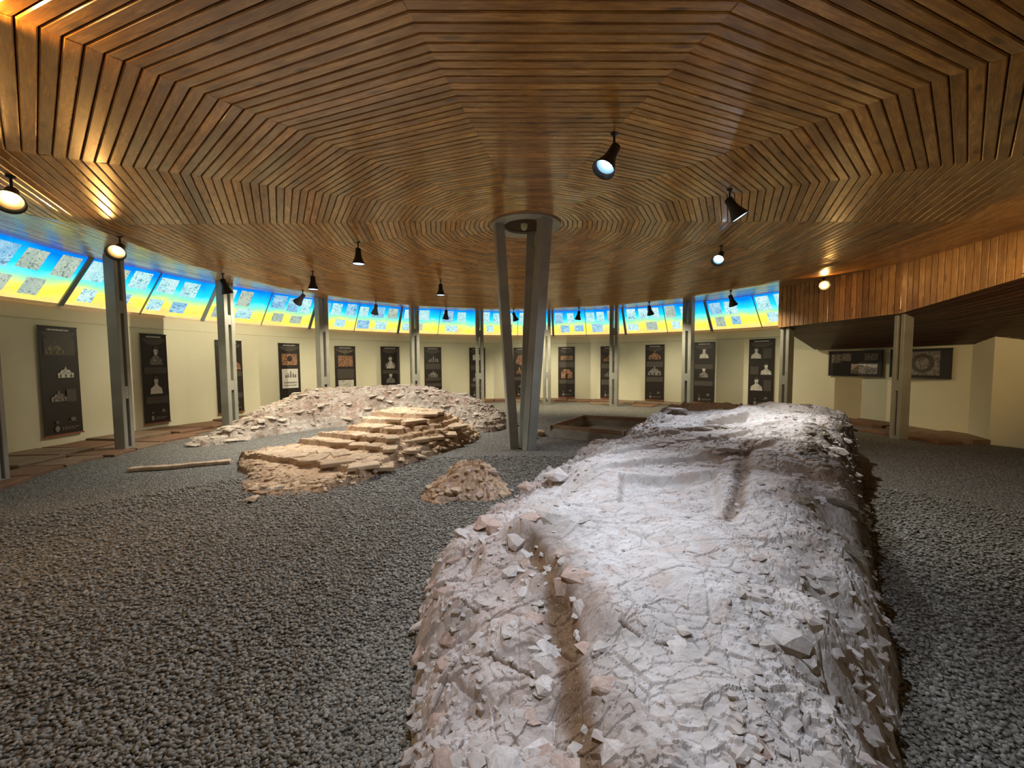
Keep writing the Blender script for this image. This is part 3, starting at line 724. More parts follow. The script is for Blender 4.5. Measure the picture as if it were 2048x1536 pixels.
for (ta, tb, zt, zb, fn, lab) in BAN:
    zb = max(zb, 0.14); tm = (ta+tb)/2; w = 2*9.05*math.sin(R((tb-ta)/2)); h = zt-zb
    base = pol(9.05, tm, zb); rz = math.atan2(inward(tm).y, inward(tm).x)+math.pi/2
    root = empty('hanging_banner', base, rz); tag(root, lab, 'banner', 'black exhibition banners on the curved wall')
    p = Print(w, h); header(p); fn(p); lower_badge(p)
    n = len(p.V); x = w/2
    V = p.V+[(-x, -0.005, 0), (x, -0.005, 0), (x, -0.005, h), (-x, -0.005, h), (-x, 0.0, 0), (x, 0.0, 0), (x, 0.0, h), (-x, 0.0, h)]
    F = p.F+[(n, n+1, n+2, n+3), (n+5, n+4, n+7, n+6), (n, n+4, n+5, n+1), (n+3, n+2, n+6, n+7), (n, n+3, n+7, n+4), (n+1, n+5, n+6, n+2)]
    mesh_obj('sheet', V, F, [M[k] for k in PM], root, p.mi+[0]*6)
    b = MB(); b.box((0, -0.006, -0.012), (w+0.02, 0.026, 0.03)); b.build('bottom_rod', M['rod'], root)
    b = MB(); b.box((0, -0.004, h+0.008), (w+0.01, 0.022, 0.02)); b.build('top_rod', M['bblack'], root)
# two landscape boards on the right wall
def board(t0, t1, rr, zt, zb, fn, lab):
    a = pol(rr, t0); c_ = pol(rr, t1); mid = (a+c_)/2; d = (c_-a); w = d.length
    inn = inward((t0+t1)/2); rz = math.atan2(inn.y, inn.x)+math.pi/2; h = zt-zb
    root = empty('wall_board', (mid.x, mid.y, zb), rz); tag(root, lab, 'board', 'landscape boards on the right wall')
    p = Print(w, h); fn(p); n = len(p.V); x = w/2
    V = p.V+[(-x, -0.005, 0), (x, -0.005, 0), (x, -0.005, h), (-x, -0.005, h)]
    mesh_obj('picture', V, p.F+[(n, n+1, n+2, n+3)], [M[k] for k in PM], root, p.mi+[0])
    b = MB()
    for (cx_, cz_, sx, sz) in ((0, h, w+0.04, 0.03), (0, 0, w+0.04, 0.03), (-x, h/2, 0.03, h), (x, h/2, 0.03, h)): b.box((cx_, 0.0, cz_), (sx, 0.03, sz))
    b.build('frame', M['bblack'], root)
def r0(p): p.rect(0.05, 0.52, 0.24, 0.88, 2); p.rect(0.25, 0.6, 0.44, 0.9, 2); p.rect(0.70, 0.62, 0.94, 0.9, 2); p.rect(0.45, 0.08, 0.94, 0.48, 2); p.poly([(0.45, 0.2), (0.6, 0.45), (0.94, 0.3), (0.94, 0.48), (0.45, 0.48)], 3)
def r1(p): p.rect(0.28, 0.08, 0.84, 0.92, 2); p.ell(0.56, 0.5, 0.2, 0.34, 1); p.ell(0.56, 0.5, 0.12, 0.22, 2)
BOARD_R = [(-111.9, -104.5, 9.03, 1.82, 1.19, r0, 'dark landscape board with four small photographs on the right wall'),
           (-102.7, -95.5, 8.90, 1.82, 1.20, r1, 'dark landscape board with a round plan drawing behind the right column')]
for a in BOARD_R: board(*a)

# ------------------------------------------------------------------ rocks
def rock_meshes(n, mats, seed, npts=16, flat=0.8):
    out = []; rr = random.Random(seed)
    for i in range(n):
        bm = bmesh.new()
        for k in range(npts):
            v = Vector([rr.gauss(0, 1) for _ in range(3)]).normalized()
            e = 0.55; v = Vector([math.copysign(abs(c)**e, c) for c in v])
            v = v*rr.uniform(0.85, 1.05)*0.5; v.z *= flat
            bm.verts.new(v)
        r = bmesh.ops.convex_hull(bm, input=bm.verts)
        junk = [g for g in r['geom_interior'] if isinstance(g, bmesh.types.BMVert)]
        bmesh.ops.delete(bm, geom=junk, context='VERTS')
        me = bpy.data.meshes.new('stone_shape_%d' % i); bm.to_mesh(me); bm.free()
        out.append(me)
    res = []
    for m in mats:
        for me in out:
            c = me.copy(); c.materials.append(m); res.append(c)
    return res
class Field:
    """height field on a list of ground points, with fast nearest look-up for placing stones"""
    def __init__(s, fn): s.fn = fn
    def h(s, x, y): return float(s.fn(np.array([x]), np.array([y]))[0][0])
    def normal(s, x, y, e=0.04):
        hx = s.h(x+e, y)-s.h(x-e, y); hy = s.h(x, y+e)-s.h(x, y-e)
        return Vector((-hx, -hy, 2*e)).normalized()
def grid_body(name, fn, xs, ys, mat, parent, polar=None, zmin=-0.05):
    if polar is not None:
        r0, r1, nr, a0, a1, na = polar
        rr = np.exp(np.linspace(math.log(r0), math.log(r1), nr)); aa = np.linspace(R(a0), R(a1), na)
        A, Q = np.meshgrid(aa, rr); X = Q*np.sin(A); Y = Q*np.cos(A); ny, nx = nr, na
    else:
        X, Y = np.meshgrid(xs, ys); ny, nx = len(ys), len(xs)
    Hh, dirt, moss_shade, pink = fn(X.ravel(), Y.ravel())
    V = np.stack([X.ravel(), Y.ravel(), Hh], 1)
    i = (np.arange(ny-1)[:, None]*nx+np.arange(nx-1)[None, :]).ravel()
    F = np.stack([i, i+1, i+nx+1, i+nx], 1)
    keep = (V[F, 2] > zmin).any(1); F = F[keep]
    used = np.unique(F); mp = -np.ones(len(V), int); mp[used] = np.arange(len(used)); F = mp[F]
    o0 = np.array(parent.location)
    return mesh_obj(name, V[used]-o0, F, mat, parent, smooth=False, attrs={'dirt': dirt[used], 'moss_shade': moss_shade[used], 'pink': pink[used]})
def place_stone(meshes, parent, pos, nrm, size, rr, rz=None, name='stone', k=None):
    me = meshes[k % len(meshes)] if k is not None else rr.choice(meshes)
    q = Vector(nrm).to_track_quat('Z', 'Y').to_matrix().to_4x4()
    Mx = Matrix.Translation(Vector(pos)-Vector(parent.location)) @ q @ Matrix.Rotation(rr.uniform(0, 6.28) if rz is None else rz, 4, 'Z') @ Matrix.Diagonal((*size, 1))
    return inst(name, me, parent, Mx)
def rocky(x, y, h, edge, seed, cell=0.17, amp=0.05):
    """stone-like facets, cracks and ledges on a height field; edge = 0 inside .. 1 on the flanks"""
    wx = x+0.06*fbm(x*5, y*5, seed+40, 2); wy = y+0.06*fbm(x*5, y*5, seed+50, 2)
    d1, d2, r1, r2, r3, ox, oy = voro(wx/cell, wy/(cell*0.7), seed)
    a = amp*(0.35+0.9*edge)
    hh = h+(r1-0.5)*a*0.75+(ox*(r2-0.5)+oy*(r3-0.5))*a*0.7
    gap = sstep(0.10, 0.0, d2-d1)*sstep(0.45, 0.62, vnoise(x*4.3, y*4.3, seed+91)); hh = hh-gap*0.018*(0.4+edge)
    e1, e2, s1, s2, s3, px, py = voro(wx/(cell*0.37), wy/(cell*0.3), seed+70)
    a2 = a*(0.3+1.4*vnoise(x*2.1, y*2.1, seed+77))
    hh = hh+(s1-0.5)*a2*0.42+(px*(s2-0.5)+py*(s3-0.5))*a2*0.7-sstep(0.08, 0.0, e2-e1)*0.006*sstep(0.4, 0.6, vnoise(x*6.3, y*6.3, seed+93))
    g1, g2, t1, t2, t3, qx, qy = voro(wx/(cell*0.15), wy/(cell*0.13), seed+170)
    hh = hh+((t1-0.5)*0.22+(qx*(t2-0.5)+qy*(t3-0.5))*0.4)*a2
    b1 = voro(wx/(cell*0.22)+9.7, wy/(cell*0.2), seed+210); hh = hh+0.012*np.clip(0.42-b1[0], 0, 1)*2*(b1[2] > 0.55)*sstep(0.42, 0.6, vnoise(x*3.1, y*3.1, seed+95))
    hh = hh+0.030*fbm(x*5, y*5, seed+20, 4)+0.007*fbm(x*38, y*38, seed+25, 3)
    return hh, gap
def terrace(h, step, k):
    q = h/step; f = q-np.floor(q); return (np.floor(q)+sstep(0.5-k, 0.5+k, f))*step

def chips(parent, fn, pts_fn, n, smin, smax, mat, seed):
    rs = np.random.RandomState(seed); x, y = pts_fn(rs, n); h, *_ = fn(x, y); e = 0.02
    hx = (fn(x+e, y)[0]-fn(x-e, y)[0])/(2*e); ok = (h > 0.02); x = x[ok]; y = y[ok]; h = h[ok]; n = len(x)
    rr = random.Random(seed); VV = []; FF = []; b = 0; o0 = parent.location
    s = rs.uniform(smin, smax, n)*rs.uniform(0.6, 1.0, n); which = rs.randint(0, 5, n); rz = rs.uniform(0, 6.28, n); q = rs.uniform(-0.2, 0.2, n)
    for k in range(5):
        bm = bmesh.new()
        for _ in range(10):
            v = Vector([rr.gauss(0, 1) for _ in range(3)]).normalized(); v = Vector([math.copysign(abs(c)**0.6, c) for c in v])*0.5; v.z *= 0.42; bm.verts.new(v)
        r = bmesh.ops.convex_hull(bm, input=bm.verts); bmesh.ops.delete(bm, geom=[g for g in r['geom_interior'] if isinstance(g, bmesh.types.BMVert)], context='VERTS')
        bm.verts.ensure_lookup_table(); bm.verts.index_update(); V = np.array([v.co[:] for v in bm.verts]); F = np.array([[v.index for v in f.verts] for f in bm.faces]); bm.free()
        m = which == k; c, sn = np.cos(rz[m])[:, None], np.sin(rz[m])[:, None]; ss = s[m][:, None]
        vx, vy, vz = V[None, :, 0]*1.3, V[None, :, 1], V[None, :, 2]
        z2 = vz+vx*np.sin(q[m])[:, None]; X = (vx*c-vy*sn)*ss+x[m][:, None]-o0.x; Y = (vx*sn+vy*c)*ss+y[m][:, None]-o0.y; Z = z2*ss+h[m][:, None]-0.07*ss-o0.z
        VV.append(np.stack([X, Y, Z], -1).reshape(-1, 3)); FF.append((F[None]+(b+np.arange(m.sum())*len(V))[:, None, None]).reshape(-1, 3)); b += m.sum()*len(V)
    o = mesh_obj('rubble', np.concatenate(VV), np.concatenate(FF), mat, parent); tag(o, kind='stuff')
# ------------------------------------------------------------------ ruin A: the large foreground wall
A_OUT = [(-0.30, 0.55), (-0.42, 1.1), (-0.46, 1.57), (-0.52, 1.83), (-0.60, 2.26), (-0.63, 2.67), (-0.53, 3.12), (-0.34, 3.6), (-0.02, 3.98), (0.36, 4.4), (1.2, 5.5), (2.1, 6.75), (2.9, 7.9), (3.75, 8.85), (4.7, 8.9), (5.6, 8.1), (5.75, 7.0), (5.5, 6.2), (4.9, 5.4), (4.2, 4.6), (3.12, 3.35), (2.42, 2.48), (2.0, 1.95), (1.52, 1.45), (1.16, 1.05), (0.9, 0.55)]
A_CTL = [(0.37, 1.00, 0.55), (0.71, 1.12, 0.58), (0.47, 1.59, 0.60), (0.86, 1.74, 0.62), (1.22, 1.61, 0.58), (1.50, 1.68, 0.42), (1.22, 1.30, 0.38), (0.84, 1.09, 0.50), (-0.15, 1.41, 0.24), (-0.31, 1.83, 0.22), (-0.20, 1.99, 0.35), (-0.06, 1.48, 0.36), (-0.08, 2.40, 0.42), (0.03, 1.69, 0.42), (0.04, 1.29, 0.34), (0.31, 1.37, 0.53), (0.32, 1.12, 0.50), (0.11, 2.54, 0.58), (0.29, 2.61, 0.62), (-0.06, 3.0, 0.40), (-0.22, 2.85, 0.32), (-0.35, 2.4, 0.22), (-0.25, 3.3, 0.24), (0.05, 3.7, 0.28), (0.33, 2.02, 0.56), (0.3, 3.5, 0.42), (0.62, 4.36, 0.42), (1.55, 5.6, 0.44), (2.35, 6.6, 0.50),
 (0.93, 3.33, 0.64), (0.85, 3.73, 0.62), (0.99, 2.77, 0.60), (1.30, 2.66, 0.60), (1.25, 4.6, 0.60), (1.34, 3.75, 0.64), (1.99, 3.90, 0.68), (1.77, 3.63, 0.62), (1.26, 3.17, 0.60), (2.73, 5.23, 0.66), (2.0, 5.3, 0.66), (2.6, 6.0, 0.64), (2.9, 6.9, 0.64), (3.3, 7.0, 0.68), (3.64, 6.64, 0.74), (3.85, 6.29, 0.86), (4.34, 6.30, 0.90), (4.75, 6.14, 0.88), (5.1, 6.3, 0.72), (2.88, 3.88, 0.78), (3.4, 4.5, 0.84), (4.0, 5.2, 0.86), (4.6, 5.5, 0.78), (2.78, 3.44, 0.74), (2.30, 3.45, 0.76), (2.01, 2.89, 0.72), (1.58, 2.31, 0.68), (1.62, 2.16, 0.64), (1.18, 2.17, 0.62),
 (3.69, 4.2, 0.62), (3.22, 3.6, 0.52), (2.40, 2.85, 0.58), (2.30, 2.55, 0.42), (1.95, 2.1, 0.38), (1.64, 2.00, 0.55), (1.26, 1.95, 0.61), (1.79, 2.90, 0.68), (4.2, 7.6, 0.66), (5.2, 7.4, 0.6)]
CH1 = [(0.12, 2.34), (0.20, 2.0), (0.23, 1.69), (0.22, 1.46), (0.21, 1.25), (0.22, 1.05), (0.23, 0.8)]
CH2 = [(2.66, 4.3), (2.03, 3.42), (1.75, 2.96), (1.52, 2.62), (1.33, 2.40)]
CELL2 = [(0.92, 3.31), (1.78, 3.36), (1.36, 2.50), (0.76, 2.74)]
CELL1 = [(2.55, 5.45), (3.0, 6.1), (3.62, 5.95), (3.10, 5.25)]
def idw(x, y, P, p=3.2):
    num = np.zeros_like(x); den = np.zeros_like(x)
    for a, b, z in P:
        w = 1/(np.hypot(x-a, y-b)**p+1e-4); num += w*z; den += w
    return num/den
def fieldA(x, y):
    e_w = 0.05*fbm(x*3, y*3, 61, 3)*2
    ins = inside(x, y, A_OUT); d = poly_dist(x, y, A_OUT)*np.where(ins, 1, -1)+e_w
    base = idw(x, y, A_CTL)
    ed = np.clip(d/0.26, 0, 1); prof = 1-(1-ed)**2.2
    h = base*prof
    flank = np.clip(1.15-d/0.55, 0, 1)
    right = sstep(0.0, 1.0, (x-(0.80*y+0.02))/0.55)*sstep(0.9, 2.2, y)*sstep(8.5, 6.5, y)   # rubble flank on the right
    # steps and sunken cells
    for P, dep in ((CELL2, 0.075), (CELL1, 0.13)):
        q = poly_dist(x, y, P)*np.where(inside(x, y, P), 1, -1)+0.02*fbm(x*7, y*7, 33, 2)
        h = h-dep*sstep(-0.02, 0.04, q)
    for (a, b, dz) in (((1.3, 3.62), (2.25, 3.85), 0.05), ((1.45, 4.15), (2.5, 4.55), 0.06), ((2.0, 4.9), (3.0, 5.0), 0.05)):
        nx, ny = -(b[1]-a[1]), b[0]-a[0]; L = math.hypot(nx, ny); s = ((x-a[0])*nx+(y-a[1])*ny)/L
        dd, tt = seg_dist(x, y, a, b); h = h+dz*sstep(-0.02, 0.03, s+0.02*fbm(x*8, y*8, 90, 2))*sstep(0.75, 0.35, dd)
    h, gap = rocky(x, y, h, np.maximum(flank*1.1, right*1.3), 7, 0.19, 0.034+0.032*sstep(2.8, 4.2, y))
    big = voro(x/0.42+3.1, y/0.30, 300); h = h+(big[2]-0.5)*0.03*(0.35+flank)-sstep(0.04, 0.0, big[1]-big[0])*0.008
    dirt = np.zeros_like(x)
    c1 = poly_dist(x, y, CH1, False)+0.03*fbm(x*5, y*5, 11, 2); wch = 0.045+0.03*sstep(2.4, 1.4, y)
    h = h-0.075*np.exp(-(np.maximum(c1, 0)/(wch*1.2))**2.2); dirt = np.maximum(dirt, sstep(0.115, 0.015, c1+0.05*fbm(x*14, y*14, 19, 3))*0.95)
    dirt = np.maximum(dirt, 0.42*sstep(0.30, 0.08, c1+0.25*fbm(x*6, y*6, 18, 4)))
    c2 = poly_dist(x, y, CH2, False)+0.04*fbm(x*9, y*9, 12, 3)
    h = h-0.05*np.exp(-(np.maximum(c2, 0)/0.045)**2.0); dirt = np.maximum(dirt, sstep(0.085, 0.02, c2+0.06*fbm(x*14, y*14, 29, 3))*0.7)
    dirt = np.maximum(dirt, gap*0.35*flank)
    # cracks
    for P in (((-0.33, 2.02), (-0.2, 1.92), (-0.10, 1.90)), ((-0.22, 1.66), (-0.1, 1.60), (0.05, 1.50), (0.12, 1.42)), ((0.42, 1.50), (0.5, 1.42), (0.62, 1.38)), ((0.9, 2.0), (1.0, 1.96), (1.05, 1.9)), ((0.95, 1.1), (1.05, 1.14), (1.15, 1.12))):
        cdist = poly_dist(x, y, P, False)+0.02*fbm(x*22, y*22, 13, 2); k = sstep(0.009, 0.002, np.abs(cdist)); h = h-0.014*k; dirt = np.maximum(dirt, k)
    moss_shade = sstep(0.0, 0.09, x/(y+0.05)+0.28*fbm(x*2.6, y*2.6, 44, 4)-0.74-0.15*np.clip((3.6-y)/1.4, 0, 1))*sstep(1.6, 2.1, y)*sstep(7.5, 5.0, y)  # brown-olive moss, with the shade of the right flank painted in as well
    moss_shade = np.clip(moss_shade, 0, 1)
    pink = np.clip(sstep(0.45, 0.0, x+0.1*y-0.1)*sstep(0.7, 1.6, y)+0.25*fbm(x*1.5, y*1.5, 45, 2), 0, 1)
    h = np.where(d < -0.02, -0.3, h)
    h = np.where(d < 0, np.minimum(h, d*4), h)
    return h, dirt, moss_shade, pink
ruinA = empty('ruined_masonry_wall', (1.5, 3.2, 0)); tag(ruinA, 'large pale ruined masonry wall with grooves running from the foreground to the far right', 'ruin')
grid_body('masonry_core', fieldA, None, None, M['plaster_ruin'], ruinA, polar=(0.75, 10.6, 640, -34, 60, 560), zmin=-0.12)
def ptsA(rs, n):
    y = 0.95+7.0*rs.rand(n)**1.7; k = rs.rand(n); xr = np.interp(y, [1.05, 1.45, 2.0, 2.45, 3.3, 4.55, 5.35, 6.15, 7.0], [1.12, 1.48, 1.98, 2.38, 3.05, 4.12, 4.8, 5.45, 5.7]); xl = np.interp(y, [1.1, 1.57, 1.83, 2.26, 2.67, 3.12, 3.6, 3.98, 4.4, 5.5, 6.75, 7.9], [-0.42, -0.46, -0.52, -0.60, -0.63, -0.53, -0.34, -0.02, 0.36, 1.2, 2.1, 2.9])
    f = np.where(k < 0.4, 1-0.35*rs.rand(n)**1.3, np.where(k < 0.8, 0.3*rs.rand(n)**1.2, rs.rand(n))); return xl+(xr-xl)*f, y
chips(ruinA, fieldA, ptsA, 2200, 0.02, 0.07, M['stone'], 101)
RK = rock_meshes(10, [M['stone'], M['stone_pink'], M['stone_dark']], 5)
RKs, RKp, RKd = RK[:10], RK[10:20], RK[20:]
def gen_stonesA():
    rr = random.Random(21); F_ = Field(fieldA); pts = []
    n = 0; tries = 0
    while n < 222 and tries < 20000:
        tries += 1
        y = 0.95+7.6*rr.random()**1.5; side = rr.random()
        if side < 0.40:      # right rubble flank
            xr = np.interp(y, [1.05, 1.45, 1.95, 2.45, 3.3, 4.55, 5.35, 6.15, 7.0], [1.1, 1.48, 1.98, 2.38, 3.05, 4.12, 4.8, 5.45, 5.7]); x = xr-rr.uniform(0.02, 0.30+0.16*y*rr.random())
        elif side < 0.74:    # left flank
            xl = np.interp(y, [1.1, 1.57, 1.83, 2.26, 2.67, 3.17, 3.6, 3.95, 4.4, 5.5, 6.75, 7.9], [-0.42, -0.46, -0.52, -0.60, -0.63, -0.53, -0.34, -0.02, 0.36, 1.2, 2.1, 2.9]); x = xl+rr.uniform(0.04, 0.45)
        else:
            x = rr.uniform(-0.3, 0.85)*y*0.9+0.2; 
            if not inside(np.array([x]), np.array([y]), A_OUT)[0]: continue
        if x/y < -0.42 or x/y > 1.2: continue
        if poly_dist(np.array([x]), np.array([y]), CH1, False)[0] < 0.10: continue
        s = rr.uniform(0.07, 0.17)*(0.75+0.10*y)
        if any((x-a)**2+(y-b)**2 < (0.42*(s+c))**2 for a, b, c in pts): continue
        h = F_.h(x, y)
        if h < 0.03: continue
        pts.append((x, y, s)); nr = F_.normal(x, y, 0.05)
        top = side >= 0.74
        nr = (nr*0.6+Vector((0, 0, 1.0))).normalized()
        th = s*(0.26 if top else 0.40); sink = 0.34 if top else 0.10
        mset = RKd if (side < 0.40 and y > 2.1 and rr.random() < 0.7) else (RKp if (0.40 <= side < 0.74 and rr.random() < 0.45) or rr.random() < 0.08 else RKs)
        place_stone(mset, ruinA, (x, y, h-th*sink-0.004), nr, (s*rr.uniform(1.0, 1.5), s*rr.uniform(0.65, 0.95), th), rr)
        n += 1
    for k in range(26):
        i = rr.randrange(len(CH1)-2); f = rr.random(); a, b = CH1[i], CH1[i+1]; sd = rr.choice((-1, 1)); x = a[0]+(b[0]-a[0])*f+sd*rr.uniform(0.06, 0.17); y = a[1]+(b[1]-a[1])*f
        h = F_.h(x, y); s_ = rr.uniform(0.06, 0.13); nr = (F_.normal(x, y, 0.05)*0.6+Vector((0, 0, 1.0))).normalized()
        place_stone(rr.choice((RKp, RKs)), ruinA, (x, y, h-s_*0.10), nr, (s_*rr.uniform(1.0, 1.5), s_*rr.uniform(0.7, 0.95), s_*0.42), rr)
    for (a, b) in (((1.3, 3.62), (2.25, 3.85)), ((1.45, 4.15), (2.5, 4.55)), ((2.0, 4.9), (3.0, 5.0)), ((0.78, 2.74), (1.34, 2.52))):
        for k in range(9):
            f = (k+rr.uniform(0.2, 0.8))/9; x = a[0]+(b[0]-a[0])*f; y = a[1]+(b[1]-a[1])*f+rr.uniform(-0.03, 0.04); h = F_.h(x, y); s_ = rr.uniform(0.10, 0.17)
            place_stone(RKs, ruinA, (x, y, h-s_*0.08), (0, 0, 1), (s_*1.3, s_*0.8, s_*0.4), rr, math.atan2(b[1]-a[1], b[0]-a[0])+rr.uniform(-0.3, 0.3))
    # distinct blocks seen in the photograph
    for (x, y, z, sx, sy, sz, rz, set_) in ((0.26, 2.60, 0.58, 0.40, 0.24, 0.15, 0.2, RKs), (0.14, 2.52, 0.54, 0.22, 0.14, 0.14, 0.9, RKp), (-0.13, 2.78, 0.40, 0.22, 0.15, 0.12, 0.1, RKp), (-0.22, 2.95, 0.36, 0.24, 0.15, 0.11, -0.2, RKp), (0.02, 2.42, 0.46, 0.2, 0.14, 0.10, 0.5, RKs), (0.26, 1.92, 0.46, 0.13, 0.11, 0.10, 0.2, RKp), (0.33, 1.70, 0.47, 0.16, 0.12, 0.09, 0.3, RKs), (0.12, 1.50, 0.37, 0.12, 0.09, 0.07, 0.2, RKs), (0.42, 3.75, 0.50, 0.3, 0.2, 0.14, 0.3, RKs), (0.12, 3.65, 0.42, 0.2, 0.12, 0.10, 0.5, RKp), (-0.36, 1.42, 0.08, 0.20, 0.15, 0.12, 0.3, RKs), (-0.26, 1.30, 0.12, 0.22, 0.16, 0.12, 0.9, RKs), (-0.12, 1.20, 0.18, 0.2, 0.16, 0.11, 0.2, RKs), (1.25, 1.20, 0.16, 0.30, 0.2, 0.14, 0.4, RKs), (3.0, 6.95, 0.72, 0.55, 0.3, 0.09, 0.2, RKs)):
        place_stone(set_, ruinA, (x, y, z), (0.05, 0, 1), (sx, sy, sz), rr, rz)
gen_stonesA()

# ------------------------------------------------------------------ ruin B: the round apse on the left
B_LINE = [(-6.15, 7.85, 0.14, 0.38), (-5.95, 8.6, 0.30, 0.55), (-5.75, 9.4, 0.58, 0.75), (-5.2, 10.2, 0.90, 0.85), (-4.4, 10.75, 0.96, 0.90), (-3.4, 10.95, 0.95, 0.90), (-2.4, 10.95, 0.84, 0.80), (-1.5, 10.8, 0.70, 0.70), (-0.85, 10.3, 0.50, 0.62), (-0.45, 9.75, 0.34, 0.5), (-0.7, 9.2, 0.22, 0.40)]
def fieldB(x, y):
    best = np.full(x.shape, 1e9); z = np.zeros_like(x); q = np.zeros_like(x)
    for a, b in zip(B_LINE[:-1], B_LINE[1:]):
        d, t_ = seg_dist(x, y, a, b); w = a[3]+(b[3]-a[3])*t_; zz = a[2]+(b[2]-a[2])*t_; r = d/w
        k = r < best; best = np.where(k, r, best); z = np.where(k, zz, z)
    best = best+0.10*fbm(x*1.8, y*1.8, 71, 3)*2
    e = np.clip(1-best, 0, 1); h = z*(1-(1-np.clip(e*1.55, 0, 1))**1.7)
    h = h*(1+0.10*fbm(x*1.3, y*1.3, 5, 2)*2)
    h = terrace(h, 0.115, 0.22)*0.75+h*0.25
    h, gap = rocky(x, y, h, np.ones_like(x)*0.55, 17, 0.26, 0.085)
    dirt = gap*0.5+0.0*x; moss_shade = np.zeros_like(x); pink = np.clip(0.45+1.5*fbm(x*1.6, y*2.5, 15, 3), 0, 1)*sstep(0.15, 0.5, h)
    h = np.where(best > 1.0, -0.2, h)
    return h, np.clip(dirt, 0, 1), moss_shade, pink
ruinB = empty('apse_ruin', (-3.4, 10.6, 0)); tag(ruinB, 'curved grey-brown rubble ruin of an apse around a gravel hollow, left of the mast', 'ruin')
grid_body('masonry_core', fieldB, np.arange(-7.0, 0.4, 0.022), np.arange(7.2, 12.2, 0.024), M['apse_ruin'], ruinB, zmin=-0.1)
def ptsB(rs, n):
    i = rs.randint(0, len(B_LINE)-1, n); P = np.array(B_LINE); f = rs.rand(n)[:, None]; q = P[i]+(P[i+1]-P[i])*f; a = rs.uniform(0, 6.28, n); w = q[:, 3]*np.sqrt(rs.rand(n)); return q[:, 0]+w*np.cos(a), q[:, 1]+w*np.sin(a)
chips(ruinB, fieldB, ptsB, 1500, 0.04, 0.11, M['stone_apse'], 102)
RB = rock_meshes(9, [M['stone_apse']], 9, flat=0.7)
def gen_stonesB():
    rr = random.Random(31); F_ = Field(fieldB); pts = []; n = 0; tries = 0
    while n < 230 and tries < 9000:
        tries += 1
        i = rr.randrange(len(B_LINE)-1); a, b = B_LINE[i], B_LINE[i+1]; f = rr.random()
        w = a[3]+(b[3]-a[3])*f; ang = rr.uniform(0, 6.28); q = w*rr.random()**0.5*0.98
        x = a[0]+(b[0]-a[0])*f+q*math.cos(ang); y = a[1]+(b[1]-a[1])*f+q*math.sin(ang)
        s = rr.uniform(0.12, 0.30)
        if any((x-c)**2+(y-d)**2 < (0.36*(s+e))**2 for c, d, e in pts): continue
        h = F_.h(x, y)
        if h < 0.04: continue
        pts.append((x, y, s)); th = s*rr.uniform(0.26, 0.42); nr = (F_.normal(x, y, 0.07)*0.35+Vector((0, 0, 1))).normalized()
        place_stone(RB, ruinB, (x, y, h-th*0.10), nr, (s*rr.uniform(1.0, 1.6), s*rr.uniform(0.6, 0.95), th), rr); n += 1
gen_stonesB()

# ------------------------------------------------------------------ ruin C: tan stepped masonry before the apse
C_OUT = [(-4.55, 6.35), (-3.85, 5.45), (-3.35, 4.80), (-2.85, 4.62), (-2.35, 4.78), (-2.05, 5.15), (-1.75, 5.85), (-1.35, 6.55), (-0.95, 7.4), (-0.68, 8.1), (-0.75, 8.75), (-1.6, 9.0), (-2.6, 8.95), (-2.95, 8.0), (-3.2, 7.25), (-3.9, 6.95)]
def fieldC(x, y):
    ins = inside(x, y, C_OUT); d = poly_dist(x, y, C_OUT)*np.where(ins, 1, -1)+0.06*fbm(x*4, y*4, 81, 3)*2
    s = (x+2.9)*0.42+(y-5.0)*0.91; s = s+0.08*fbm(x*2, y*2, 82, 2)*2; u = (x+2.9)*0.91-(y-5.0)*0.42
    lev = 0.03+0.07*sstep(-0.1, 0.55, s)
    for s0, z0, z1 in ((0.55, 0.10, 0.19), (1.35, 0.19, 0.27), (1.62, 0.27, 0.35), (1.95, 0.35, 0.43), (2.35, 0.43, 0.53), (2.65, 0.53, 0.61)):
        lev = lev+(z1-z0)*sstep(s0-0.03, s0+0.03, s)
    lev = lev-0.06*sstep(3.2, 3.9, s)
    prof = np.clip(d/(0.10+0.75*sstep(0.6, 2.5, s)*sstep(-0.7, 0.4, u+0.9*(s>0)*0+0.2)), 0, 1)
    front = 1-(1-prof)**1.6
    h = lev*front
    h = terrace(h, 0.088, 0.16)*0.8+h*0.2
    ed = np.clip(1.1-d/0.4, 0, 1)
    h, gap = rocky(x, y, h, ed*0.8, 27, 0.30, 0.045)
    dirt = np.clip(gap*0.4+sstep(0.35, 0.75, ed)*0.45*sstep(0.3, 0.05, h), 0, 1); z0_ = np.zeros_like(x)
    h = np.where(d < 0, -0.2, h)
    return h, dirt, z0_, z0_
ruinC = empty('stepped_ruin', (-2.4, 6.5, 0)); tag(ruinC, 'tan stepped brick and stone ruin with flat slabs in front of the apse', 'ruin')
grid_body('masonry_core', fieldC, np.arange(-4.8, -0.3, 0.016), np.arange(4.35, 9.3, 0.02), M['tan_ruin'], ruinC, zmin=-0.1)
def ptsC(rs, n):
    P = np.array(C_OUT); i = rs.randint(0, 12, n); f = rs.rand(n)[:, None]; q = P[i]+(P[i+1]-P[i])*f; d = np.array([[-2.2, 6.9]])-q; d /= np.linalg.norm(d, axis=1)[:, None]; q = q+d*(rs.rand(n)[:, None]**1.5)*0.7; return q[:, 0], q[:, 1]
chips(ruinC, fieldC, ptsC, 900, 0.025, 0.08, M['stone_tan'], 103)
RC = rock_meshes(8, [M['stone_tan']], 14, flat=0.8)
